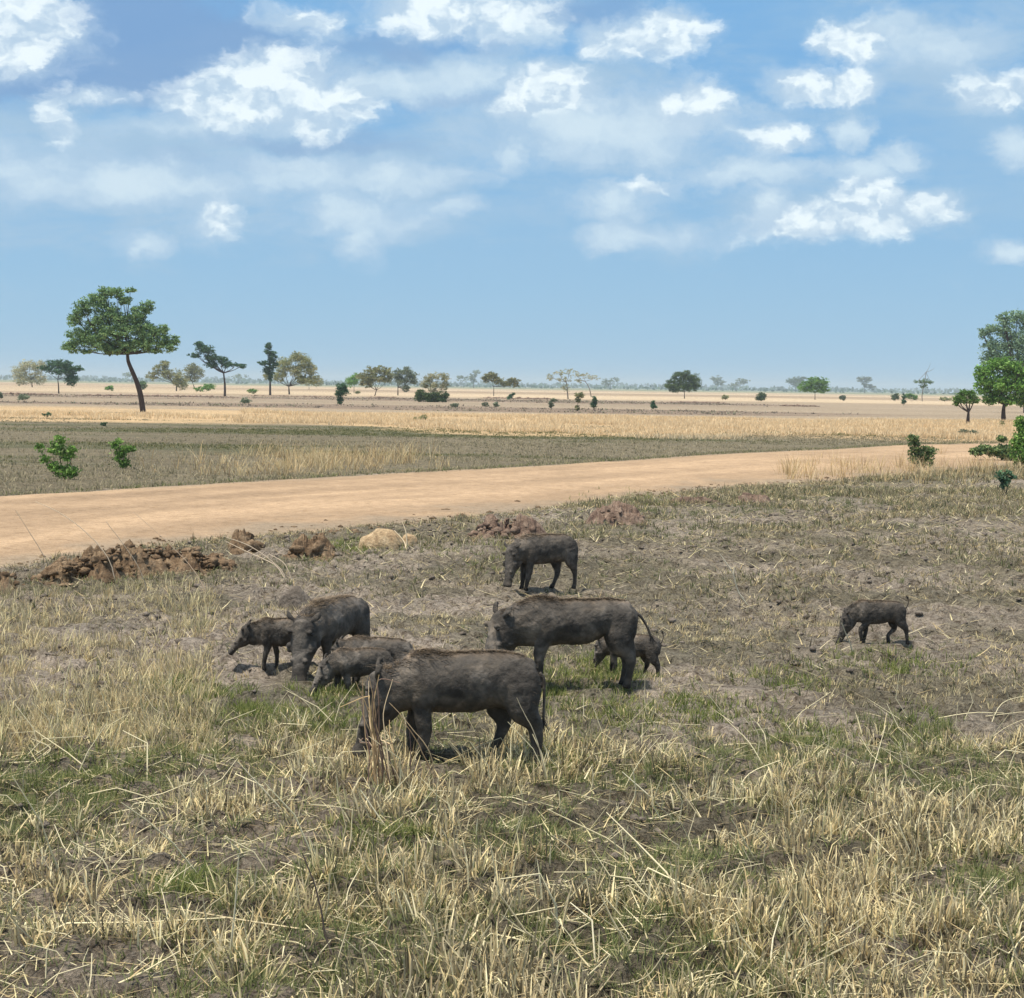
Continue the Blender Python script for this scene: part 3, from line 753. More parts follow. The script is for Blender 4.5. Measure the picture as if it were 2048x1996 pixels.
def tree(label, base, trunk, blobs, pal, leaf=None, dens=1., name='tree', cat='tree', bark=None, w=None, limbs=None, tr=lambda X, Y: (X, Y), clump=.3, depth=.8, grp=None, crown='crown', stem='trunk'):
    bu, bv = tr(*base); hz = horizon(bu); bv = max(bv, hz + 4.2)
    g = G(bu, bv); D = g[1]; k = D / F
    g[2] = float(height(g[:1], g[1:2])[0])
    root = empty(name, g); tag(root, label, cat, grp)
    s = (tr(1, 0)[0] - tr(0, 0)[0])
    bl = [(*tr(b[0], b[1]), b[2] * s, b[3] * s) for b in blobs]
    T = [np.array([0, 0, -.1])] + [at(*tr(*p), D) - g for p in trunk]
    hgt = max(np.ptp([b[1] for b in bl]) + 20, bv - min(b[1] for b in bl)) * k
    w = w or hgt * .022
    n = len(T)
    tubes = [(np.array(T), np.linspace(w * 1.15, w * .6, n))] if n > 1 else []
    top = T[-1]
    targets = limbs if limbs is not None else bl
    for b in targets:
        c = at(b[0], b[1], D) - g if limbs is None else at(*tr(b[0], b[1]), D) - g
        if limbs is None: c = c + np.array([0, rng.uniform(-.5, .5) * b[2] * k, b[3] * k * .2])
        st = top if n > 1 else np.array([rng.uniform(-.3, .3) * w, 0, -.05])
        mid = (st + c) / 2 + np.array([(c[0] - st[0]) * .12, 0, -abs(c[2] - st[2]) * .08]) + rng.normal(0, .03, 3) * np.linalg.norm(c - st)
        lw = w * (.32 if len(bl) > 15 else .5)
        tubes.append((np.array([st, mid, c]), np.array([lw, lw * .55, lw * .2])))
        if limbs is None:
            for _ in range(3):
                e = c + rng.normal(0, 1, 3) * np.array([b[2], b[2] * .8, b[3]]) * k * .35
                tubes.append((np.array([mid, (mid + e) / 2 + np.array([0, 0, .05 * w]), e]), np.array([lw * .4, lw * .24, lw * .1])))
    tubes_obj(stem, tubes, bark or M_BARK, root, ns=6, sub=3)
    crown_mesh(crown, bl, D, pal, leaf or max(1.3 * k, hgt * .012), dens, root, g, depth, clump)
    return root
P_ = PAL
def build_trees():
    gF = 'scattered trees on the far plain'
    tree('tall leaning tree with broad spreading dark green crown, largest on the left', (800, 800), [(785, 700), (765, 630), (738, 565), (716, 510), (712, 470)],
         [(400, 430, 50, 36), (450, 370, 80, 52), (540, 400, 80, 55), (640, 430, 85, 42), (740, 425, 80, 45), (840, 400, 80, 50), (930, 410, 60, 42), (980, 390, 25, 25),
          (420, 270, 40, 45), (470, 210, 50, 50), (550, 170, 60, 50), (600, 120, 50, 28), (655, 130, 40, 32), (730, 115, 32, 14), (700, 170, 36, 30), (620, 462, 46, 14), (850, 452, 60, 14), (480, 455, 40, 14),
          (600, 240, 70, 60), (540, 310, 70, 50), (690, 290, 80, 55), (770, 240, 55, 45), (825, 200, 36, 34), (800, 330, 70, 50), (890, 340, 60, 40), (650, 350, 110, 50)],
         P_['mid'] * np.array([1.75, 1.75, 2.1]), leaf=.085, dens=1.35, tr=c6, w=.2, clump=.25, depth=.9)
    tree('pale olive tree with thin rounded crown at the far left edge', (180, 655), [(175, 610)], [(110, 570, 45, 38), (160, 535, 55, 35), (220, 540, 45, 32), (130, 610, 55, 32), (210, 605, 60, 36)], P_['pale'], dens=1.5, tr=c6, grp=gF)
    tree('dark flat-topped acacia left of the big leaning tree', (328, 690), [(327, 650), (322, 610)], [(250, 548, 42, 14), (330, 525, 75, 26), (415, 550, 55, 18), (340, 560, 80, 24), (400, 605, 36, 42)], P_['dark'], dens=2.2, tr=c6, grp=gF)
    tree('small hazy umbrella tree seen just left of the leaning trunk', (735, 630), [(735, 600)], [(730, 583, 48, 18)], P_['grey'], dens=1., tr=c6, grp=gF)
    tree('pale green tree with ragged double crown right of the leaning trunk', (985, 675), [(985, 640)], [(850, 590, 36, 26), (890, 550, 40, 24), (920, 525, 34, 22), (930, 580, 44, 34), (990, 600, 32, 50), (1020, 635, 30, 34)], P_['olive'] * .95, dens=1.7, tr=c6, grp=gF)
    tree('olive tree with compact crown beside the ragged double-crowned tree', (1088, 662), [(1075, 630)], [(1070, 555, 40, 34), (1100, 575, 38, 36), (1060, 600, 36, 24)], P_['olive'] * .8, dens=1.7, tr=c6, grp=gF)
    tree('dark tree with lopsided crown trailing left and thin bare trunk', (1255, 705), [(1255, 640), (1248, 575)], [(1110, 410, 26, 18), (1150, 445, 55, 30), (1090, 475, 36, 14), (1180, 490, 40, 24), (1180, 530, 36, 20), (1235, 500, 34, 22), (1265, 525, 32, 22), (1320, 530, 34, 12), (1352, 535, 20, 14)], P_['dark'], dens=2., tr=c6, grp=gF)
    tree('small distant umbrella tree right of the lopsided dark tree', (1330, 632), [(1330, 600)], [(1328, 592, 50, 18)], P_['grey'], dens=1., tr=c6, grp=gF)
    tree('narrow dark upright tree with jagged outline', (1508, 700), [(1508, 640), (1508, 580)], [(1498, 425, 16, 22), (1505, 460, 34, 16), (1478, 520, 38, 14), (1520, 490, 24, 24), (1530, 530, 20, 22), (1500, 560, 30, 26), (1510, 600, 14, 22)], P_['dark'] * .9, dens=2.2, tr=c6, grp=gF)
    tree('large rounded yellowish olive tree beside the narrow dark tree', (1615, 695), [(1612, 650)], [(1590, 530, 48, 42), (1650, 485, 44, 30), (1700, 510, 44, 40), (1730, 560, 40, 36), (1650, 560, 55, 34), (1560, 585, 40, 34), (1750, 610, 46, 26), (1690, 610, 40, 26), (1490, 580, 24, 30)], P_['olive'] * 1.1, dens=1.8, tr=c6, grp=gF, limbs=None)
    tree('low pale shrubby tree under the right side of the yellowish tree', (1725, 668), [(1725, 645)], [(1710, 625, 40, 20), (1770, 632, 40, 16)], P_['olive'], dens=1.4, tr=c6, grp=gF)
    tree('light green tree half hidden behind the pair of olive trees', (190, 240), [(190, 215)], [(170, 175, 36, 30), (200, 155, 30, 26)], P_['bright'] * 1.1, dens=1.6, tr=c7, grp=gF)
    tree('broad olive tree with dome crown, left one of the pair', (305, 256), [(315, 225)], [(240, 155, 42, 36), (290, 120, 48, 26), (345, 112, 46, 24), (380, 150, 32, 36), (310, 160, 60, 30), (260, 190, 40, 20)], P_['olive'] * .85, dens=1.8, tr=c7, grp=gF)
    tree('greyer dome-crowned tree, right one of the pair', (435, 252), [(435, 210)], [(430, 140, 34, 30), (475, 115, 36, 26), (510, 150, 32, 36), (455, 170, 40, 26), (525, 180, 20, 14), (480, 215, 26, 22)], P_['grey'] * .85, dens=1.8, tr=c7, grp=gF)
    tree('pale feathery tree standing behind a dark spreading bush', (630, 288), [(630, 250)], [(610, 155, 34, 26), (660, 145, 42, 24), (700, 155, 24, 26), (590, 190, 30, 28), (640, 200, 50, 34), (700, 200, 24, 34)], P_['pale'] * .85, dens=1.4, tr=c7, grp=gF)
    tree('small flat far tree left of the forked far tree', (800, 212), [(800, 190)], [(795, 158, 36, 20)], P_['grey'] * .9, dens=1., tr=c7, grp=gF)
    tree('forked small far tree with gaps in its crown', (858, 212), [(858, 175)], [(850, 145, 24, 20), (875, 130, 20, 20), (858, 170, 22, 16)], P_['grey'], dens=1.2, tr=c7, grp=gF)
    tree('dark olive tree with long crown stretched to the right near centre', (970, 255), [(970, 205)], [(925, 155, 24, 26), (955, 150, 36, 30), (990, 170, 34, 22), (1040, 185, 32, 18), (1080, 175, 32, 20), (1095, 195, 18, 12)], P_['olive'] * .72, dens=1.9, tr=c7, grp=gF)
    tree('pale wispy acacia with see-through crown right of centre', (1385, 275), [(1380, 220), (1375, 180)], [(1290, 155, 30, 22), (1340, 130, 36, 18), (1390, 118, 30, 16), (1370, 165, 50, 20), (1370, 210, 24, 22)], P_['pale'] * .9, dens=.9, tr=c7, grp=gF, bark=M_BARKP)
    tree('pale wispy acacia with curved trunk bending left', (1515, 262), [(1502, 210), (1480, 175)], [(1430, 135, 30, 14), (1475, 145, 36, 18), (1530, 155, 32, 16), (1445, 170, 20, 18)], P_['pale'] * .85, dens=.9, tr=c7, grp=gF, bark=M_BARKP)
    tree('grey flat-crowned far tree right of the wispy pair', (1622, 218), [(1622, 195)], [(1595, 175, 36, 18), (1645, 165, 32, 12), (1610, 190, 20, 12)], P_['grey'], dens=1.2, tr=c7, grp=gF)
    tree('round dark green tree standing alone right of centre', (180, 515), [(180, 480)], [(105, 440, 26, 30), (150, 395, 34, 20), (190, 395, 40, 26), (235, 425, 32, 36), (160, 440, 50, 36), (215, 455, 45, 24), (125, 465, 34, 18)], P_['mid'] * .75, dens=2., tr=c8, grp=gF)
    tree('small grey ball-crowned tree, left one of two right of the round dark tree', (350, 470), [(350, 450)], [(350, 412, 32, 18), (365, 430, 32, 18)], P_['grey'] * .95, dens=1.3, tr=c8, grp=gF)
    tree('small leaning grey-green tree, right one of two right of the round dark tree', (452, 466), [(445, 452)], [(430, 442, 24, 14), (470, 425, 32, 18), (505, 425, 20, 10)], P_['grey'] * .9, dens=1.3, tr=c8, grp=gF)
    tree('hazy dark green tree behind the bright green tree', (760, 478), [(760, 460)], [(740, 428, 30, 22), (790, 412, 32, 16), (770, 435, 36, 20)], P_['mid'] * .8, dens=1.5, tr=c8, grp=gF)
    tree('bright green broad tree on the right part of the plain', (862, 522), [(862, 485)], [(810, 455, 40, 26), (850, 425, 40, 22), (895, 430, 34, 24), (905, 465, 30, 22), (850, 460, 46, 22)], P_['bright'] * .9, dens=2., tr=c8, grp=gF)
    tree('small dark tree with uneven crown between bright tree and bare tree', (1122, 482), [(1122, 455)], [(1110, 415, 26, 18), (1140, 412, 20, 16), (1125, 440, 22, 18), (1158, 455, 24, 14)], P_['grey'] * .8, dens=1.6, tr=c8, grp=gF)
    tree('nearly bare tree with crooked dead top branches', (1422, 530), [(1422, 490), (1434, 430), (1442, 378)], [(1405, 428, 26, 12), (1440, 425, 26, 14), (1430, 450, 22, 14), (1465, 430, 14, 8)], P_['mid'], dens=1.2, tr=c8, grp=gF, bark=M_BARKP, w=.12,
         limbs=[(1466, 328), (1492, 352), (1376, 440), (1470, 435), (1400, 425)])
    tree('small green tree with dark forked trunk at the edge of the golden grass', (1660, 648), [(1662, 610), (1664, 585)], [(1610, 515, 28, 24), (1640, 485, 30, 18), (1675, 490, 28, 20), (1695, 520, 24, 22), (1650, 520, 40, 22), (1600, 540, 18, 12)], P_['bright'] * .85, dens=2., tr=c8, w=.15)
    tree('big leafy green tree at the right edge in front of a taller one', (1848, 640), [(1846, 590), (1850, 545)], [(1735, 385, 40, 40), (1790, 350, 55, 40), (1860, 340, 60, 36), (1920, 370, 60, 45), (1750, 450, 50, 50), (1830, 440, 75, 60), (1920, 460, 70, 60), (1790, 520, 50, 26), (1870, 525, 60, 26), (1950, 530, 45, 26), (1975, 420, 50, 60)],
         P_['bright'] * 1.05, dens=1.0, tr=c8, w=.22, leaf=.14)
    tree('tallest blue-green tree at the right edge, behind the leafy one', (1965, 590), [(1960, 520), (1940, 430)], [(1735, 175, 20, 26), (1775, 160, 34, 34), (1850, 95, 36, 30), (1850, 150, 60, 40), (1920, 90, 55, 40), (1990, 110, 60, 50), (1790, 250, 50, 50), (1870, 230, 70, 60), (1950, 220, 70, 70), (2030, 220, 70, 80), (1830, 310, 70, 40), (1920, 320, 80, 50), (2020, 330, 80, 60), (1760, 310, 30, 30)],
         P_['grey'] * np.array([1.1, 1.35, 1.3]), dens=.95, tr=c8, w=.35, leaf=.17)
    # shrubs and bushes
    gS = 'small bushes dotted over the plain'
    def bush(label, base, blobs, pal, tr, dens=2., leaf=None, grp=gS, name='bush', w=None, clump=.34, trunk=(), bark=None):
        if 'shrub' in name: blobs = [(a_, b_, c_ * 1.3, d_ * 1.25) for a_, b_, c_, d_ in blobs]; pal = pal * np.array([1.5, 1.35, 1.4])
        return tree(label, base, list(trunk), blobs, pal, leaf, dens, name, 'bush', bark, w, None, tr, clump, .8, grp, 'foliage', 'stem')
    bush('upright leafy green shrub left of its smaller twin beyond the road', (365, 562), [(222, 375, 18, 20), (250, 440, 20, 22), (330, 335, 34, 18), (330, 385, 36, 28), (290, 395, 20, 14), (400, 400, 24, 22), (375, 430, 20, 24), (300, 480, 22, 22), (350, 510, 36, 28), (400, 510, 30, 28), (370, 540, 30, 14)], P_['bright'] * .8, cL, .75, .042, 'leafy green shrubs by the road', 'shrub', w=.02)
    bush('smaller bushy green shrub right of the upright leafy one', (688, 494), [(640, 370, 18, 26), (660, 345, 20, 14), (700, 385, 36, 20), (735, 385, 22, 12), (665, 420, 32, 22), (690, 455, 24, 20), (690, 480, 24, 10)], P_['bright'] * .7, cL, .8, .042, 'leafy green shrubs by the road', 'shrub', w=.02)
    bush('lopsided green shrub on the right verge of the road', (1400, 878), [(1370, 725, 26, 16), (1385, 750, 24, 22), (1400, 790, 34, 26), (1460, 785, 36, 20), (1440, 810, 40, 18), (1390, 835, 24, 24), (1440, 845, 34, 20)], P_['mid'] * .85, c8, .8, .05, 'leafy green shrubs by the road', 'shrub', w=.02)
    bush('tall bright green shrub cut by the right edge of the photo', (1965, 872), [(1935, 640, 18, 30), (1960, 690, 40, 30), (1930, 745, 36, 28), (1960, 800, 60, 40), (1990, 730, 60, 50), (1950, 845, 46, 20)], P_['bright'] * .8, c8, 1.0, .055, 'leafy green shrubs by the road', 'shrub', w=.025)
    bush('dark spreading low shrub left of the tall shrub at the right edge', (1835, 842), [(1710, 795, 26, 14), (1750, 780, 36, 18), (1800, 790, 40, 18), (1850, 790, 40, 26), (1835, 725, 20, 10), (1880, 820, 36, 18)], P_['mid'], c8, 1.6, .055, 'leafy green shrubs by the road', 'shrub', w=.02)
    bush('small low dark-stemmed plant in the field below the right edge shrubs', (1852, 1018), [(1835, 920, 18, 20), (1872, 900, 18, 12), (1855, 940, 22, 14), (1850, 970, 14, 12), (1890, 925, 14, 8)], P_['dark'], c8, .9, .04, 'leafy green shrubs by the road', 'shrub', w=.018)
    bush('dark two-part bush left of the pair of olive trees', (112, 305), [(125, 205, 32, 22), (130, 235, 34, 22), (105, 250, 22, 20), (113, 285, 18, 20)], P_['dark'], c7)
    bush('dark spreading bush in front of the pale feathery tree', (630, 292), [(560, 255, 30, 36), (600, 265, 30, 26), (655, 255, 40, 24), (700, 255, 20, 22), (650, 280, 60, 12)], P_['mid'] * .7, c7, 2.4)
    bush('low yellow-green bush in the golden grass near centre', (560, 400), [(540, 385, 28, 10), (575, 378, 22, 16)], P_['olive'], c7)
    bush('mushroom-shaped bush on a stem right of centre', (1437, 342), [(1448, 252, 30, 15), (1440, 275, 16, 14), (1437, 325, 10, 14)], P_['olive'] * .8, c7)
    bush('dark upright small bush right of the mushroom-shaped one', (1532, 328), [(1532, 275, 14, 18), (1532, 305, 18, 20)], P_['dark'] * .9, c7)
    bush('dark little bush right of the long-crowned olive tree', (1063, 282), [(1060, 262, 14, 16), (1078, 245, 14, 6)], P_['dark'], c7)
    bush('greyish little bush below the long-crowned olive tree', (985, 322), [(985, 305, 16, 14)], P_['grey'], c7)
    bush('greyish flat little bush left of that below the long-crowned tree', (922, 318), [(922, 302, 22, 11)], P_['grey'] * .8, c7)
    bush('brownish scraggy bush left of the mushroom-shaped one', (1290, 328), [(1300, 280, 18, 10), (1290, 305, 14, 20)], P_['grey'] * .8, c7)
    bush('dark pointed bush left of the round dark tree', (1862, 330), [(1858, 290, 9, 12), (1862, 312, 18, 16)], P_['dark'], c7)
    bush('tiny olive bush between the dark two-part bush and the olive pair', (210, 250), [(210, 238, 14, 10)], P_['olive'] * .8, c7)
    bush('brown-green low scrub bush right of the dark spreading bush', (750, 322), [(750, 308, 24, 12)], P_['grey'] * .75, c7)
    bush('bright green low bush left of the leaning trunk', (612, 676), [(612, 660, 28, 12)], P_['bright'], c6)
    bush('dark green bush seen just behind the leaning trunk', (795, 668), [(795, 643, 24, 22)], P_['mid'] * .9, c6)
    bush('bright green low bush under the compact olive tree', (1150, 680), [(1120, 665, 36, 12), (1165, 652, 32, 20)], P_['bright'], c6)
    bush('low green bush between the lopsided and the narrow dark tree', (1412, 690), [(1412, 676, 30, 12)], P_['bright'] * .9, c6)
    bush('grey-green shrub below that on the dark bank', (1372, 750), [(1372, 730, 28, 16)], P_['grey'], c6)
    bush('grey-green bush on the plain under the pale left tree', (130, 728), [(130, 708, 40, 16)], P_['grey'], c6)
    bush('small dark bush cut by the left edge', (5, 722), [(5, 700, 16, 18)], P_['grey'] * .8, c6)
    bush('small dark green bush at the left end of the golden grass', (268, 825), [(262, 805, 24, 12)], P_['dark'], c6)
    bush('tiny dark bush left of the base of the leaning tree', (392, 812), [(392, 802, 11, 7)], P_['dark'], c6)
    bush('low dark tuft below the left end of the golden grass', (580, 257), [(580, 246, 20, 9)], P_['dark'] * .8, cL)
    bush('dark round bush right of the round dark tree', (580, 528), [(580, 500, 24, 18), (575, 515, 26, 10)], P_['mid'] * .65, c8)
    bush('olive little bush below the two small grey trees', (395, 522), [(393, 507, 18, 11)], P_['olive'], c8)
    bush('dark little bush right of the bright green tree', (1010, 528), [(1008, 510, 18, 13)], P_['grey'] * .7, c8)
    bush('dark green bush left of the nearly bare tree', (1280, 528), [(1282, 505, 20, 16)], P_['mid'] * .65, c8)
    bush('dark upright bush next to the nearly bare tree', (1325, 552), [(1325, 505, 10, 14), (1325, 530, 11, 16)], P_['dark'], c8)
    bush('light green bush at the foot of the nearly bare tree', (1368, 530), [(1355, 500, 20, 14), (1380, 508, 20, 14)], P_['bright'] * .8, c8)
    bush('yellow-green bush between the nearly bare tree and the small forked tree', (1545, 530), [(1530, 516, 22, 10), (1560, 518, 24, 8)], P_['olive'] * 1.1, c8)
    bush('brown dry bush at the foot of the golden grass on the right', (1640, 712), [(1640, 690, 22, 14), (1690, 692, 24, 12)], P_['grey'] * .8, c8)
    bush('brown twiggy little bush under the big leafy tree', (1838, 678), [(1835, 640, 20, 20)], P_['olive'] * .8, c8, .8)
    # distant woodland along the horizon
    vs, cs = [], []
    for (D, hh, n) in [(2400, 5, 700), (3600, 9, 1500), (5200, 14, 1700)]:
        x = rng.uniform(-.34, .34, n) * D
        h = hh * (.35 + .9 * fbm(x, x * 0, D * .02, 4, int(D))) * sstep(.38 if D < 3000 else .1, .55 if D < 3000 else .3, fbm(x, x * 0 + 3, D * .03, 3, int(D) + 5))
        z = rng.random(n) * h; y = D + rng.uniform(-80, 80, n)
        s = hh * .35
        a = rng.normal(size=(n, 3)); a /= np.linalg.norm(a, axis=1)[:, None]; b = np.cross(a, rng.normal(size=(n, 3))); b /= np.linalg.norm(b, axis=1)[:, None]
        p = np.stack([x, y, z], 1)
        ok = h > 1
        vs.append(np.stack([p - a * s * 1.6, p - b * s, p + a * s * 1.6, p + b * s], 1)[ok].reshape(-1, 3))
        cs.append(np.repeat(pick(PAL['dark'], n)[ok], 4, 0))
    V = np.concatenate(vs)
    tag(np_mesh('distant_woodland', V, np.arange(len(V)).reshape(-1, 4), M_LEAF, col=np.concatenate(cs)), 'hazy blue strip of woodland along the horizon', 'woodland', kind='stuff')
build_trees()
# ------------------------------------------------------------------ warthogs
def hog_mat():
    m, N, L, b = new_mat('muddy_hide')
    tc = N.new('ShaderNodeTexCoord'); v = tc.outputs['Object']
    a = N.new('ShaderNodeAttribute'); a.attribute_name = 'Col'
    n1 = nz(N, L, 5, 6, .65, v, .6)
    mp = N.new('ShaderNodeMapping'); mp.inputs['Scale'].default_value = (26, 26, 26); L.new(v, mp.inputs[0])
    n2 = nz(N, L, 1.6, 4, .6, mp.outputs[0]); n3 = nz(N, L, 26, 5, .65, v)
    c = mulc(N, L, a.outputs[0], ramp(N, L, n1.outputs[0], [(.34, (.58, .58, .60)), (.5, (1, 1, 1)), (.66, (1.55, 1.46, 1.34))]))
    c = mulc(N, L, c, ramp(N, L, n2.outputs[0], [(.35, (.9, .9, .9)), (.65, (1.1, 1.1, 1.1))]))
    L.new(c, b.inputs['Base Color']); b.inputs['Roughness'].default_value = .78; b.inputs['Specular IOR Level'].default_value = .22
    ad = N.new('ShaderNodeMath'); ad.operation = 'ADD'; L.new(n2.outputs[0], ad.inputs[0]); L.new(n3.outputs[0], ad.inputs[1])
    bp = N.new('ShaderNodeBump'); bp.inputs['Strength'].default_value = .7; bp.inputs['Distance'].default_value = .012
    L.new(ad.outputs[0], bp.inputs['Height']); L.new(bp.outputs[0], b.inputs['Normal'])
    return m
M_HOG = hog_mat()
def plain(name, col, rough, spec=.5):
    m, N, L, b = new_mat(name); n = nz(N, L, 40, 3)
    L.new(ramp(N, L, n.outputs[0], [(.3, tuple(x * .8 for x in col)), (.7, tuple(min(1, x * 1.15) for x in col))]), b.inputs['Base Color'])
    b.inputs['Roughness'].default_value = rough; b.inputs['Specular IOR Level'].default_value = spec; return m
M_EYE = plain('eye', (.012, .009, .008), .15); M_TUSK = plain('tusk', (.36, .31, .23), .5)

def tube(P, r, ns=10, sub=4):
    """r: list of radii or (lateral, depth) pairs"""
    A = [x[0] if isinstance(x, tuple) else x for x in r]; B = [x[1] if isinstance(x, tuple) else x for x in r]
    return loft(P, A, B, side=(.02, 1, .01), ns=ns, sub=sub)
# torso stations: x, top, bottom, half-width  (metres, adult)
TORSO = [(.54, .60, .50, .05), (.505, .675, .42, .10), (.44, .73, .38, .135), (.35, .755, .375, .155), (.24, .768, .39, .165), (.12, .768, .365, .178), (0, .765, .348, .185), (-.13, .762, .352, .182),
         (-.235, .778, .36, .17), (-.31, .755, .365, .155), (-.39, .70, .365, .142), (-.47, .645, .36, .13), (-.54, .60, .38, .105)]
TORSO_BACK = [(.54, .60, .50, .05)]
def default_legs():
    return {
     'fn': [(-.225, .52, .105), (-.25, .38, .058), (-.235, .21, .038), (-.27, .07, .026), (-.275, .012, .034)],
     'ff': [(-.235, .52, .10), (-.29, .38, .055), (-.31, .21, .037), (-.325, .07, .026), (-.335, .012, .034)],
     'hn': [(.40, .56, .135), (.42, .40, .10), (.50, .265, .046), (.515, .09, .027), (.50, .012, .034)],
     'hf': [(.33, .54, .125), (.27, .38, .09), (.30, .25, .044), (.235, .09, .027), (.20, .012, .034)],
    }
def make_hog(label, u, v, S=1., yaw=0., legs=None, torso=None, brow=(-.56, .64), pitch=75., head_yaw=0., head_s=1., tail='down', fat=1., mane=1., tone=1., tusks=.04, seed=1, grp='warthogs of the grazing herd', name='warthog', neck_w=1., sx=1.):
    rs = np.random.default_rng(seed)
    g = G(u, v); g[2] = float(height(g[:1], g[1:2])[0]) - .004
    root = empty(name, g); root.rotation_euler = (0, 0, R(yaw)); root.scale = (S * sx, S, S)
    tag(root, label, 'warthog', grp)
    pieces = []
    st = torso or TORSO
    P = [(x, 0, (a + b) / 2) for x, a, b, w in st]
    pieces.append(loft(P, [w * fat for *_, w in st], [(a - b) / 2 for _, a, b, _ in st], ns=22, sub=4))
    LG = default_legs()
    if legs: LG.update(legs)
    for key, ch in LG.items():
        sy = -1 if key[1] == 'n' else 1
        y0 = .095 * fat; ys = [y0, y0 * 1.05, y0 * .95, y0 * .9, y0 * .9]
        pts = [(p[0], sy * yy, p[1]) for p, yy in zip(ch, ys)]
        rr = [(p[2] * .64, p[2] * 1.05) if i == 0 else ((p[2] * .85, p[2] * 1.12) if i == 1 else p[2] * 1.14) for i, p in enumerate(ch)]
        pieces.append(tube(pts, rr, 12, 4))
        # hoof
        hx, hz = ch[-1][0], 0
        pieces.append(loft([(hx + .004, sy * ys[-1], .05), (hx - .008, sy * ys[-1], .0)], [.027, .031], [.028, .038], ns=10, sub=1))
    # shoulder and haunch muscle
    for sy in (-1, 1):
        pieces.append(loft([(-.20, sy * .10 * fat, .70), (-.215, sy * .135 * fat, .58), (-.235, sy * .125 * fat, .45), (-.25, sy * .10 * fat, .38)], [.03, .045, .045, .03], [.05, .105, .085, .045], ns=12))
        pieces.append(loft([(.36, sy * .09 * fat, .72), (.39, sy * .115 * fat, .60), (.41, sy * .11 * fat, .46), (.41, sy * .10 * fat, .38)], [.03, .055, .055, .03], [.06, .14, .115, .06], ns=12))
    # head, in its own frame
    th = R(pitch); uax = np.array([-math.cos(th), 0, -math.sin(th)]); nax = np.array([-math.sin(th), 0, math.cos(th)]); sax = np.array([0, 1., 0])
    hy = R(head_yaw); Rz = np.array([[math.cos(hy), -math.sin(hy), 0], [math.sin(hy), math.cos(hy), 0], [0, 0, 1]])
    uax, nax, sax = Rz @ uax, Rz @ nax, Rz @ sax
    O = np.array([brow[0], 0, brow[1]])
    H = lambda a, n, s=0.: O + head_s * (uax * a + nax * n + sax * s)
    hs = [(-.10, .0, -.17, .08), (-.05, .03, -.22, .115), (.02, .042, -.235, .128), (.09, .042, -.235, .13), (.16, .035, -.21, .12), (.24, .026, -.165, .10), (.31, .016, -.13, .084), (.38, .012, -.105, .070), (.44, .014, -.095, .068), (.475, .024, -.09, .076), (.50, .022, -.082, .075), (.51, .0, -.06, .05)]
    pieces.append(loft([H(a, (t + b) / 2) for a, t, b, w in hs], [w * head_s for *_, w in hs], [(t - b) / 2 * head_s for _, t, b, _ in hs], side=sax, ns=18, sub=4))
    # neck between shoulders and skull
    sc_ = [(x, a, b, w) for x, a, b, w in st if x < -.2][0]
    nk0 = np.array([-.26, 0, .565]); nk2 = H(-.02, -.09); nk1 = (nk0 + nk2) / 2 - np.array([0, 0, .02])
    pieces.append(loft([nk0, nk1, nk2], [.14 * neck_w, .13 * neck_w, .115 * neck_w * head_s], [.165, .14, .12 * head_s], ns=16))
    eyes, tk = [], []
    for s in (-1, 1):
        # brow ridge, warts, ear
        for (a, n, sd, r) in [(.055, .03, .098, .024), (.18, -.03, .115, .030), (.215, -.035, .115, .026), (.30, .0, .065, .020), (.15, -.12, .10, .034)]:
            q = H(a, n, s * sd); rr = r * head_s
            pieces.append(loft([q - sax * rr, q - sax * rr * .5, q, q + sax * rr * .5, q + sax * rr], [rr * .3, rr * .85, rr, rr * .85, rr * .3], [rr * .3, rr * .85, rr, rr * .85, rr * .3], side=uax, ns=10, sub=1))
        e0 = H(-.045, -.01, s * .09); e1 = H(-.075, -.005, s * .13); e2 = H(-.10, -.01, s * .15); e3 = H(-.13, -.02, s * .155)
        pieces.append(loft([e0, e1, e2, e3], [.022 * head_s, .034 * head_s, .03 * head_s, .008], [.014, .013, .012, .008], side=uax, ns=10))
        eyes.append(H(.07, .012, s * .112))
        tk.append([H(.40, -.05, s * .052), H(.405, -.045, s * .095), H(.395, -.01, s * .125), H(.365, .03, s * .125)])
    # tail
    if tail == 'down': tp = [(.53, 0, .62), (.56, -.01, .58), (.565, -.015, .46), (.562, -.02, .30)]
    elif tail == 'out': tp = [(.52, 0, .64), (.58, 0, .60), (.64, 0, .50), (.66, 0, .44)]
    elif tail == 'up': tp = [(.53, 0, .62), (.57, 0, .68), (.585, 0, .76), (.57, 0, .80)]
    else: tp = [(.53, 0, .62), (.58, 0, .60), (.60, 0, .53), (.59, 0, .45)]
    tail_r = [.016, .0115, .0095, .009]
    tV, tF = loft(tp, tail_r, tail_r, ns=8)
    # join, voxel remesh into one continuous skin
    vs, fs, o = [], [], 0
    for V, f in pieces:
        vs.append(V); fs += [[i + o for i in q] for q in f]; o += len(V)
    me = bpy.data.meshes.new('body'); me.from_pydata(np.concatenate(vs).tolist(), [], fs)
    bm = bmesh.new(); bm.from_mesh(me); bmesh.ops.recalc_face_normals(bm, faces=bm.faces); bm.to_mesh(me); bm.free()
    ob = bpy.data.objects.new('body', me); COL.objects.link(ob)
    md = ob.modifiers.new('r', 'REMESH'); md.mode = 'VOXEL'; md.voxel_size = .0095; md.use_smooth_shade = True
    ms = ob.modifiers.new('s', 'SMOOTH'); ms.factor = .5; ms.iterations = 5
    dg = bpy.context.evaluated_depsgraph_get(); dg.update()
    m2 = bpy.data.meshes.new_from_object(ob.evaluated_get(dg)); ob.modifiers.clear()
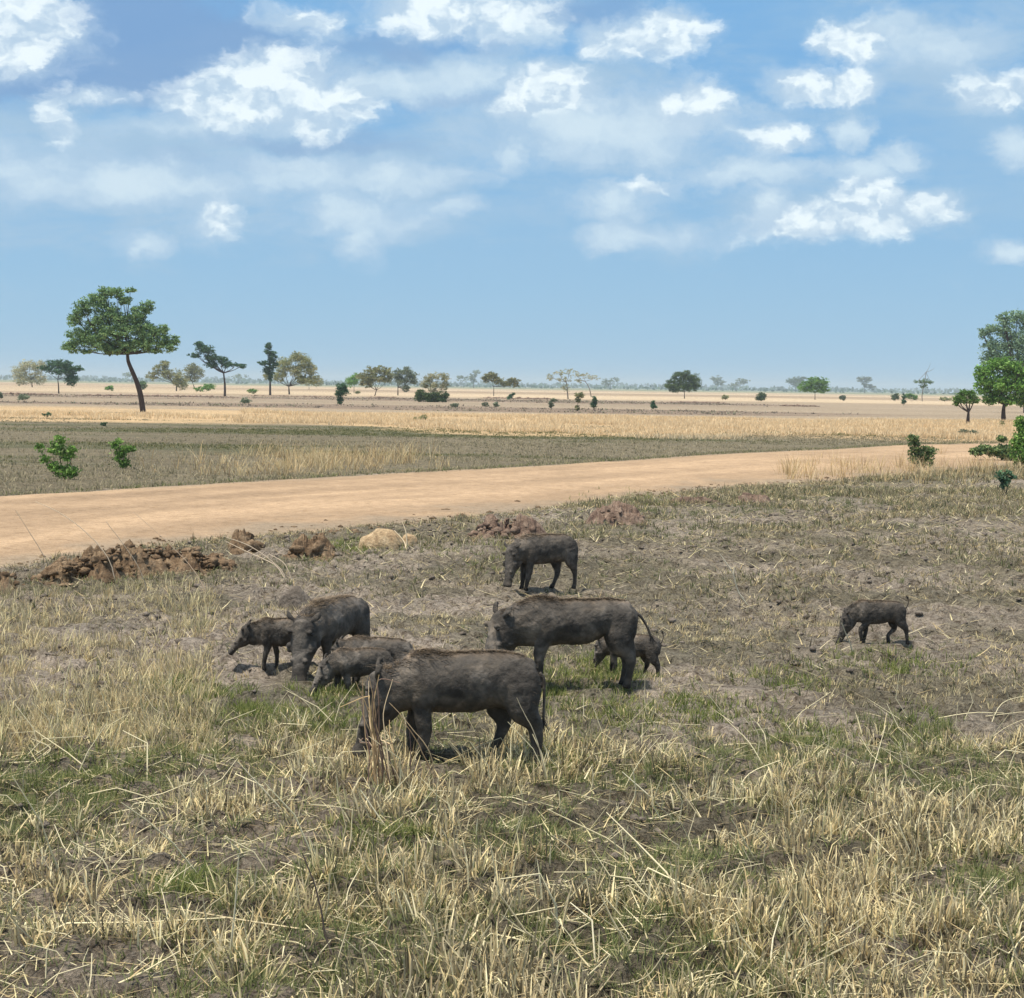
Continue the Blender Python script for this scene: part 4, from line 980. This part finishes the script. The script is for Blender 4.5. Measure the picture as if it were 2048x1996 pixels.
    n = len(m2.vertices); co = np.empty(n * 3, np.float32); m2.vertices.foreach_get('co', co); co = co.reshape(-1, 3).astype(float)
    no = np.empty(n * 3, np.float32); m2.vertex_normals.foreach_get('vector', no); no = no.reshape(-1, 3)
    # folds of skin and muscle relief
    d = (fbm(co[:, 0] * 1 + seed, co[:, 2] + co[:, 1] * .6, .11, 3, seed) - .5) * .024 + (fbm(co[:, 0] + co[:, 1], co[:, 2] * .35 + seed, .022, 2, seed + 3) - .5) * .005
    rib = np.sin(co[:, 0] * 95 + co[:, 2] * 12) * .0012 * sstep(-.2, -.1, co[:, 0]) * (1 - sstep(.15, .25, co[:, 0])) * sstep(.40, .5, co[:, 2])
    low = sstep(.03, .2, co[:, 2])
    co = co + no * ((d + rib) * low)[:, None]
    # tail joins the same mesh
    ntail = len(tV)
    m3 = bpy.data.meshes.new('body')
    nl = len(m2.loops); li = np.empty(nl, np.int32); m2.loops.foreach_get('vertex_index', li)
    ls = np.empty(len(m2.polygons), np.int32); m2.polygons.foreach_get('loop_start', ls)
    faces = [li[a:b].tolist() for a, b in zip(ls, np.append(ls[1:], nl))]
    allv = np.concatenate([co, tV]); faces += [[i + n for i in q] for q in tF]
    m3.from_pydata(allv.tolist(), [], faces); m3.polygons.foreach_set('use_smooth', np.ones(len(m3.polygons), bool))
    # hide colour: greyer flanks, brown back line, darker lower legs, pale dusty forehead
    X, Y_, Z = allv[:, 0], allv[:, 1], allv[:, 2]
    base = np.array([.077, .068, .058])[None] * tone * np.ones((len(allv), 1))
    back = (sstep(.68, .77, Z + rs.normal(0, .006, len(Z))) * (1 - sstep(.05, .12, np.abs(Y_))))[:, None]
    base = base * (1 - .5 * back) + np.array([.15, .11, .075]) * .5 * back
    dust = sstep(.52, .7, fbm(X * 1. + seed * 3, Z, .16, 4, seed + 9))[:, None]
    base = base * (1 + .8 * dust) * (1 - .3 * sstep(.5, .68, fbm(X + seed, Z * 1.2, .09, 4, seed + 30))[:, None])
    head = np.clip(1 - np.linalg.norm((allv - H(.2, .02)) / np.array([.16, .13, .26]), axis=1), 0, 1)[:, None]
    base = base * (1 + (.55 if tone < 1.05 else 1.3) * sstep(0, .6, head))
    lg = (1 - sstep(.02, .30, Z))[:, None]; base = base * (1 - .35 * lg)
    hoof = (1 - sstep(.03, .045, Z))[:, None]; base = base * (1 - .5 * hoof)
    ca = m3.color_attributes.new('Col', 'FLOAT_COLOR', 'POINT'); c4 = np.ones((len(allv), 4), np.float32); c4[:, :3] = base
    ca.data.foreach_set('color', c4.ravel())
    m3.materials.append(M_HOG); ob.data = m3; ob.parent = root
    bpy.data.meshes.remove(me); bpy.data.meshes.remove(m2)
    # eyes and tusks
    V0, F0 = ICO2
    for q in eyes: np_mesh('eye', V0 * .0115 * head_s + q, F0, M_EYE, root, smooth=True)
    for q in tk:
        r_ = np.array([.011, .011, .009, .003]) * (.6 + tusks * 4) * head_s
        k = .45 + tusks * 5.5; q = [q[0]] + [q[0] + (x - q[0]) * min(k, 1.25) for x in q[1:]]
        V, f = loft(q, r_, r_, ns=8); np_mesh('tusk', V, np.array([z for z in f if len(z) == 4]), M_TUSK, root, smooth=True)
    # mane, coat bristles, tail tuft
    bvh = BVHTree.FromPolygons([Vector(p) for p in allv], faces)
    bs, hd, ln, le, cu, wd, cc = [], [], [], [], [], [], []
    nm = int(2600 * mane)
    for i in range(nm):
        t = rs.random() ** .8
        x = brow[0] * .98 + t * (.42 + abs(brow[0]))
        y = rs.normal(0, .02 + .03 * (t < .5))
        h = bvh.ray_cast(Vector((x, y, 1.3)), Vector((0, 0, -1)))
        if h[0] is None: continue
        bs.append(h[0]); side = rs.choice([-1, 1])
        hd.append(math.atan2(1.0, rs.normal(0, .7) - .35) if rs.random() < .8 else rs.uniform(0, 6.28))
        L_ = (.09 * (1 - t) + .022) * rs.uniform(.5, 1.2); ln.append(L_)
        le.append(rs.uniform(1.05, 1.5)); cu.append(rs.uniform(.2, .6)); wd.append(.004)
        cc.append(np.array([[.22, .16, .10], [.15, .115, .08], [.34, .26, .17], [.10, .08, .06]])[rs.integers(0, 4)])
    if bs:
        B = np.array([b[:] for b in bs])
        V, f, C = blades(B, np.array(ln), np.array(wd), np.array(hd), np.array(le), np.array(cu), np.array(cc), seg=3)
        np_mesh('mane', V, f, M_HAIR, root, col=C)
    pa = np.array([[*m3.polygons[i].center, *m3.polygons[i].normal] for i in rs.integers(0, len(m3.polygons), 1300)])
    pa = pa[(pa[:, 2] > .12) & (pa[:, 5] > -.5)]
    Bp = pa[:, :3] - pa[:, 3:] * .002
    nn = pa[:, 3:]; D = nn * .5 + np.array([.8, 0, -.35]) + rs.normal(0, .15, nn.shape); D /= np.linalg.norm(D, axis=1)[:, None]
    Lb = rs.uniform(.012, .03, len(Bp))[:, None]; Wv = np.cross(D, nn); Wv /= np.linalg.norm(Wv, axis=1)[:, None] + 1e-6; w_ = .0012
    V = np.stack([Bp - Wv * w_, Bp + Wv * w_, Bp + D * Lb + Wv * w_ * .3, Bp + D * Lb - Wv * w_ * .3], 1).reshape(-1, 3)
    np_mesh('bristles', V, np.arange(len(V)).reshape(-1, 4), M_HAIR, root, col=np.repeat(np.array([[.085, .07, .055]]) * rs.uniform(.6, 1.6, (len(Bp), 1)), 4, 0))
    e = np.array(tp[-1]); dd = e - np.array(tp[-2]); dd /= np.linalg.norm(dd)
    k = 60; Dv = dd[None] + rs.normal(0, .28, (k, 3)); Lv = rs.uniform(.04, .10, (k, 1)); Wv = rs.normal(0, 1, (k, 3)); Wv /= np.linalg.norm(Wv, axis=1)[:, None]; w_ = .003
    B0 = np.repeat(e[None], k, 0) - dd * rs.uniform(0, .03, (k, 1))
    V = np.stack([B0 - Wv * w_, B0 + Wv * w_, B0 + Dv * Lv + Wv * w_ * .3, B0 + Dv * Lv - Wv * w_ * .3], 1).reshape(-1, 3)
    np_mesh('tail_tuft', V, np.arange(len(V)).reshape(-1, 4), M_HAIR, root, col=np.full((len(V), 3), .035))
    return root

def build_hogs():
    T1 = TORSO[:-4] + [(-.30, .745, .365, .155), (-.38, .675, .36, .142), (-.46, .61, .345, .13), (-.53, .565, .36, .105)]
    make_hog('largest warthog, nearest the camera, side on with its head down behind dry stalks', 918, 1532, 1.0, yaw=4, pitch=76, brow=(-.575, .575), head_s=1.03, torso=T1, seed=11, tail='down', tusks=.04)
    T2 = [(.54, .61, .50, .05), (.505, .68, .44, .10), (.44, .735, .40, .135), (.35, .752, .43, .155), (.24, .757, .43, .165), (.12, .752, .375, .178), (0, .748, .355, .185), (-.13, .745, .352, .185),
          (-.235, .768, .345, .18), (-.33, .772, .34, .172), (-.42, .735, .335, .16), (-.51, .69, .33, .145), (-.60, .645, .35, .12)]
    L2 = {'fn': [(-.225, .52, .105), (-.27, .38, .058), (-.30, .22, .038), (-.285, .07, .026), (-.29, .012, .034)],
          'ff': [(-.235, .52, .10), (-.27, .38, .055), (-.29, .21, .037), (-.29, .07, .026), (-.29, .012, .034)],
          'hn': [(.40, .56, .135), (.40, .40, .10), (.485, .25, .046), (.47, .09, .027), (.455, .012, .034)],
          'hf': [(.36, .54, .125), (.38, .38, .09), (.46, .25, .044), (.45, .09, .027), (.44, .012, .034)]}
    make_hog('big warthog with maned shoulders standing side on, muzzle hidden behind the nearest one', 1145, 1391, .965, yaw=2, legs=L2, pitch=72, brow=(-.655, .57), head_yaw=18, head_s=1.12, torso=T2, seed=23, tail='out', mane=1.2, tusks=.05)
    make_hog('piglet mostly hidden behind the hind legs of the big maned warthog', 1258, 1356, .51, yaw=-14, pitch=78, brow=(-.55, .60), seed=31, tail='up', mane=.4, tusks=0, grp=None)
    L4 = {'fn': [(-.225, .52, .105), (-.25, .38, .055), (-.27, .21, .036), (-.30, .07, .026), (-.305, .012, .034)],
          'ff': [(-.235, .52, .10), (-.25, .38, .055), (-.26, .21, .037), (-.28, .07, .026), (-.29, .012, .034)],
          'hn': [(.40, .56, .135), (.44, .40, .095), (.50, .265, .042), (.51, .09, .026), (.49, .012, .034)],
          'hf': [(.33, .54, .125), (.29, .38, .085), (.315, .25, .042), (.26, .09, .026), (.215, .012, .034)]}
    make_hog('farthest warthog, grazing alone in front of the reddish rubble heap', 1083, 1190, .88, sx=.93, yaw=26, legs=L4, pitch=80, brow=(-.53, .56), head_yaw=18, seed=43, tail='hang', mane=.8)
    L5 = {'fn': [(-.2, .52, .11), (-.16, .40, .06), (-.27, .26, .038), (-.255, .09, .027), (-.25, .012, .033)],
          'ff': [(-.2, .52, .10), (-.16, .38, .055), (-.15, .21, .037), (-.17, .07, .026), (-.18, .012, .034)],
          'hn': [(.40, .56, .125), (.44, .40, .085), (.53, .265, .042), (.56, .09, .027), (.57, .012, .034)],
          'hf': [(.36, .54, .115), (.33, .38, .08), (.37, .27, .042), (.26, .14, .028), (.27, .012, .034)]}
    make_hog('piglet rooting by itself on the right side of the field', 1749, 1291, .57, yaw=3, legs=L5, pitch=76, brow=(-.55, .50), seed=53, tail='up', mane=.8, tusks=0, fat=.88, tone=.95)
    make_hog('brown-maned warthog facing the camera with its long pale face lowered', 661, 1353, .90, yaw=66, pitch=80, brow=(-.55, .565), head_yaw=2, head_s=1.1, seed=61, tail='out', mane=1.6, tone=1.1, tusks=.04)
    L7 = {'fn': [(-.225, .52, .11), (-.20, .38, .06), (-.25, .22, .038), (-.27, .08, .027), (-.27, .012, .034)],
          'ff': [(-.235, .52, .10), (-.10, .38, .055), (-.06, .21, .037), (-.06, .07, .028), (-.07, .012, .034)],
          'hn': [(.40, .56, .125), (.42, .40, .085), (.49, .265, .042), (.47, .09, .027), (.47, .012, .034)],
          'hf': [(.36, .54, .115), (.40, .38, .08), (.46, .27, .042), (.42, .14, .028), (.40, .012, .034)]}
    make_hog('young warthog walking at the left end of the group with its head half raised', 560, 1344, .60, yaw=6, sx=.86, legs=L7, pitch=52, brow=(-.585, .64), head_s=.95, seed=71, tail='down', mane=1., tusks=0, fat=.9, tone=.9)
    L8 = {'fn': [(-.225, .52, .11), (-.20, .38, .06), (-.18, .21, .037), (-.16, .07, .026), (-.15, .012, .034)],
          'ff': [(-.235, .52, .10), (-.30, .38, .055), (-.33, .21, .037), (-.34, .07, .026), (-.35, .012, .034)]}
    make_hog('young warthog grazing in front, its rump overlapped by the nearest warthog', 716, 1396, .555, yaw=14, sx=.92, legs=L8, pitch=62, brow=(-.56, .56), head_s=1.08, seed=83, tail='down', mane=.5, tusks=0, fat=.95, tone=1.1)
    make_hog('young warthog tucked behind the front young one, only its back showing', 750, 1382, .59, yaw=-8, pitch=70, seed=97, tail='down', mane=.5, tusks=0, fat=.95, tone=1.1)
build_hogs()
# ------------------------------------------------------------------ long stalks and haze
M_STALK = leaf_mat('straw_stem', .1, .55, .3)
crA = crop(0, 1400, 2.4425); crB = crop(800, 1400, 2.791); crC = crop(1400, 1400, 3.015)
def stalk_geo(paths, tr, w, colp, org=None, sub=5):
    vs, fs, cs, o = [], [], [], 0
    for i, p in enumerate(paths):
        px = [tr(*q) for q in p]
        g = G(*px[0]); D = g[1]; dd = rng.normal(0, .05)
        if org is not None and len(paths) == 4: D, dd = G(*tr(*paths[0][0]))[1], 0.
        pts = [at(u, v, D + dd * k) for k, (u, v) in enumerate(px)]
        if not (org is not None and len(paths) == 4 and i): pts[0][2] = float(height(pts[0][:1], pts[0][1:2])[0]) - .01
        for q in pts[1:]: q[2] = max(q[2], float(height(q[:1], q[1:2])[0]) + .01)
        r = np.linspace(w, w * .45, len(pts))
        if org is not None: pts = [q - org for q in pts]
        V, f = tube_quads(pts, r, 5, sub); V = V + (fbm(V[:, 0], V[:, 2], .06, 2, i) - .5)[:, None] * .006
        vs.append(V); fs.append(f + o); o += len(V)
        cs.append(np.repeat((colp[i % len(colp)] * rng.uniform(.85, 1.15))[None], len(V), 0))
    return np.concatenate(vs), np.concatenate(fs), np.concatenate(cs)
def build_stalks():
    pal = np.array([[.84, .75, .48], [.80, .70, .43], [.72, .60, .36], [.86, .78, .54]])
    A = [[(980, 925), (850, 700), (720, 590), (590, 500)], [(850, 590), (790, 520), (700, 470), (570, 430), (430, 460)], [(1130, 1350), (1080, 1280), (1010, 1100), (990, 950)],
         [(1120, 1350), (1150, 1000), (1165, 760)], [(880, 1225), (720, 1120), (560, 1050)], [(550, 1456), (700, 1330), (880, 1225)], [(1600, 1220), (1400, 1110), (1150, 1070), (850, 1015)],
         [(740, 1200), (830, 1020)], [(160, 1170), (330, 1090), (700, 1085), (1100, 1065)], [(345, 945), (250, 740), (200, 600), (60, 370)], [(1690, 830), (1670, 700), (1690, 620), (1650, 430)],
         [(1440, 600), (1300, 450), (1160, 300)], [(1120, 560), (1115, 440), (1150, 360), (1290, 420)], [(470, 370), (330, 260), (170, 150)], [(1230, 1400), (1225, 1280), (1150, 1130)],
         [(1900, 680), (1760, 440)], [(720, 400), (720, 210), (600, 150)], [(1500, 920), (1370, 790)], [(0, 860), (100, 850), (50, 780)], [(5, 1350), (170, 1300)], [(1560, 830), (1440, 560), (1290, 400)],
         [(20, 1080), (100, 960), (200, 890)], [(300, 930), (420, 720), (330, 600)]]
    B = [[(1640, 1170), (1480, 960), (1320, 790), (1150, 630)], [(1310, 880), (1150, 770), (980, 690), (820, 610)], [(850, 1440), (700, 1290), (550, 1070), (500, 790)], [(850, 1640), (850, 1440)],
         [(1950, 1200), (1700, 1090), (1380, 940), (1340, 1020)], [(1330, 1310), (1230, 1200), (1120, 1080)], [(1600, 1290), (1680, 1190), (1780, 1165), (1950, 1190)], [(960, 1330), (1200, 1325), (1370, 1290), (1560, 1350)],
         [(880, 1400), (870, 1150), (780, 970), (560, 1000)], [(1440, 1270), (1400, 1120), (1290, 1000), (1170, 980), (1070, 830)], [(1075, 1340), (1075, 1240), (1040, 1000)], [(1500, 640), (1400, 540), (1240, 400)],
         [(820, 1400), (640, 1330), (500, 1300)], [(900, 1230), (1080, 960), (860, 960)], [(880, 1380), (960, 1030)], [(1090, 1480), (1070, 1230), (950, 1130)], [(440, 430), (500, 240)], [(830, 460), (790, 300), (740, 190)],
         [(1700, 690), (1520, 440)], [(290, 920), (230, 720)], [(680, 790), (560, 700)], [(190, 780), (80, 700)], [(1300, 1450), (1180, 1220), (1120, 1090)], [(640, 1640), (640, 1500)], [(1000, 1390), (960, 1300), (1060, 1240)]]
    Cc = [[(0, 1180), (200, 1260), (380, 1300), (620, 1250)], [(480, 1300), (510, 1130), (540, 1010)], [(720, 1530), (800, 1460), (900, 1400)], [(720, 1530), (690, 1400), (620, 1290)], [(1954, 1330), (1850, 1290), (1730, 1240)],
          [(980, 1220), (1100, 1130)], [(1620, 790), (1620, 650), (1640, 560)], [(420, 1650), (440, 1440), (480, 1300)], [(1100, 1750), (1050, 1650), (1180, 1560)], [(1300, 1797), (1400, 1600), (1450, 1480)], [(1600, 1390), (1880, 1375)], [(1430, 1420), (1580, 1340)],
          [(640, 830), (540, 600)], [(400, 1640), (240, 1420), (200, 1280)], [(1800, 1790), (1560, 1500)], [(1760, 380), (1700, 310), (1630, 210)], [(860, 1100), (740, 950)], [(1890, 1600), (1780, 1340)]]
    parts = [stalk_geo(A, crA, .0058, pal, None, 1), stalk_geo(B, crB, .006, pal, None, 1), stalk_geo(Cc, crC, .0056, pal, None, 1)]
    # more of the same kind, at random, so that the tangle goes on
    for k in range(620):
        u, v = rng.uniform(-40, 2090), rng.uniform(1440, 2000); L_ = rng.uniform(50, 170); a = rng.normal(-.5, .9) if rng.random() < .6 else rng.normal(.5, .8)
        b = a + rng.normal(0, .6)
        p = [(u, v), (u + math.sin(a) * L_ * .5, v - math.cos(a) * L_ * .5 * .8), (u + math.sin(a) * L_ * .5 + math.sin(b) * L_ * .5, v - (math.cos(a) + math.cos(b)) * L_ * .4)]
        parts.append(stalk_geo([p], lambda X, Y: (X, Y), rng.uniform(.0028, .005), pal * rng.uniform(.7, 1.05), None, 1 if k % 3 else 4))
    v, f, c = merge(parts)
    tag(np_mesh('long_straw', v, f, M_STALK, col=c, smooth=True), 'tangle of long bent pale straws lying over the foreground stubble', 'straw', kind='stuff')
    def one(label, paths, tr, w, colp, name='grass_stalk', cat='grass stalk', grp=None):
        g = G(*tr(*paths[0][0])); v_, f_, c_ = stalk_geo(paths, tr, w, np.array(colp), g)
        o = np_mesh(name, v_, f_, M_STALK, col=c_, smooth=True); o.location = tuple(g); tag(o, label, cat, grp)
    gr = 'arching stalks in front of the road'; tan = [[.62, .50, .36]]
    one('leftmost long arching stalk in front of the road', [[(315, 1095), (215, 930), (85, 725)]], cL, .006, tan, grp=gr)
    one('longest curved pale stalk arching in front of the brown earth heap', [[(648, 1150), (600, 990), (480, 850), (330, 740), (200, 680)]], cL, .007, tan, grp=gr)
    one('straight thin stalk rising through the brown earth heap', [[(835, 1225), (780, 1060), (690, 920), (590, 790)]], cL, .0055, tan, grp=gr)
    one('thin dark-tipped stalk leaning left above the right part of the heap', [[(1165, 1200), (1080, 1060), (950, 920), (745, 735)]], cL, .005, [[.45, .34, .24]], grp=gr)
    one('bunch of bent stalks running from the tan clod down to the grey mound', [[(1600, 1150), (1560, 1050), (1400, 930), (1240, 870)], [(1585, 1130), (1530, 1030), (1380, 960), (1260, 900)], [(1640, 1140), (1590, 1030), (1500, 970)]], cL, .009, tan, grp=gr)
    one('pair of pale stalks arching over the yellow stone', [[(1150, 350), (1140, 290), (1085, 225)], [(1155, 350), (1150, 240), (1128, 178)]], crop(400, 980, 2.791), .014, [[.66, .54, .36]], grp=None)
    one('forked dry twig standing in the open ground right of the farthest warthog', [[(820, 560), (775, 500), (755, 430), (715, 365)], [(755, 430), (760, 400)], [(775, 505), (800, 530)], [(745, 410), (700, 345)]], crop(1100, 940, 2.061), .010, [[.62, .56, .42]], 'twig', 'twig')
    one('thin pale stick leaning in front of the lone piglet', [[(600, 1090), (530, 940), (450, 760), (385, 580)]], crop(1640, 1180, 8.882), .008, [[.60, .56, .42]], 'twig', 'twig')
    one('thin dark dead stem standing in the foreground straw', [[(1625, 1330), (1590, 1150), (1545, 930), (1475, 750)]], crA, .0065, [[.06, .045, .035]], 'dead_stem', 'dead stem')
    # thick clump of dead stems in front of the nearest warthog's face
    c1 = crop(680, 1200, 4.248)
    P = []
    for i in range(22):
        x = rng.uniform(210, 400); top = rng.uniform(680, 1250) if i % 4 else rng.uniform(630, 700)
        P.append([(x + rng.normal(60, 60), 1600 + rng.uniform(-30, 60)), (x + rng.normal(20, 30), 1250), (x + rng.normal(0, 26), (1250 + top) / 2), (x - 15 + rng.normal(0, 40), top)])
    P += [[(460, 1560), (330, 1330), (220, 1170)], [(600, 1560), (600, 1300), (590, 1100)], [(300, 1620), (250, 900), (230, 820), (0, 910)], [(820, 1560), (760, 1290), (600, 1080), (420, 870)], [(800, 1600), (640, 1180), (530, 1030)],
          [(330, 1600), (330, 900), (330, 680), (510, 705)], [(560, 1620), (450, 1420), (330, 1250)]]
    one('thick clump of tall dead stems standing in front of the nearest warthog\'s face', P, c1, .0048, [[.62, .44, .22], [.70, .52, .30], [.46, .31, .17], [.28, .18, .13], [.74, .58, .36], [.20, .13, .11]], 'stalk_clump', 'stalk clump')
    one('two crossing pale stems in front of the nearest warthog\'s hind leg', [[(1780, 1600), (1700, 1300), (1640, 1110), (1560, 960), (1500, 830)], [(1760, 1560), (1700, 1290), (1650, 1130)]], c1, .0045, [[.66, .56, .36]], 'grass_stalk', 'grass stalk')
    one('thin pale stem slanting below the nearest warthog\'s belly', [[(1170, 1560), (1220, 1370), (1275, 1230)]], c1, .0045, [[.66, .56, .36]], 'grass_stalk', 'grass stalk')
build_stalks()

def build_haze():
    me = bpy.data.meshes.new('haze'); bm = bmesh.new(); bmesh.ops.create_cube(bm, size=1)
    for v in bm.verts:
        v.co.x *= 19000; v.co.y *= 19000; v.co.z = (v.co.z + .5) * 41.5 - 1.5
    bm.to_mesh(me); bm.free()
    o = bpy.data.objects.new('haze', me); COL.objects.link(o)
    m = bpy.data.materials.new('haze'); m.use_nodes = True; N = m.node_tree.nodes; N.clear()
    out = N.new('ShaderNodeOutputMaterial'); vol = N.new('ShaderNodeVolumePrincipled')
    vol.inputs['Color'].default_value = (.86, .97, 1.0, 1); vol.inputs['Density'].default_value = HAZE
    m.node_tree.links.new(vol.outputs[0], out.inputs['Volume']); me.materials.append(m)
    tag(o, 'thin blue haze over the plain', 'haze', kind='stuff')
HAZE = .00020
build_haze()
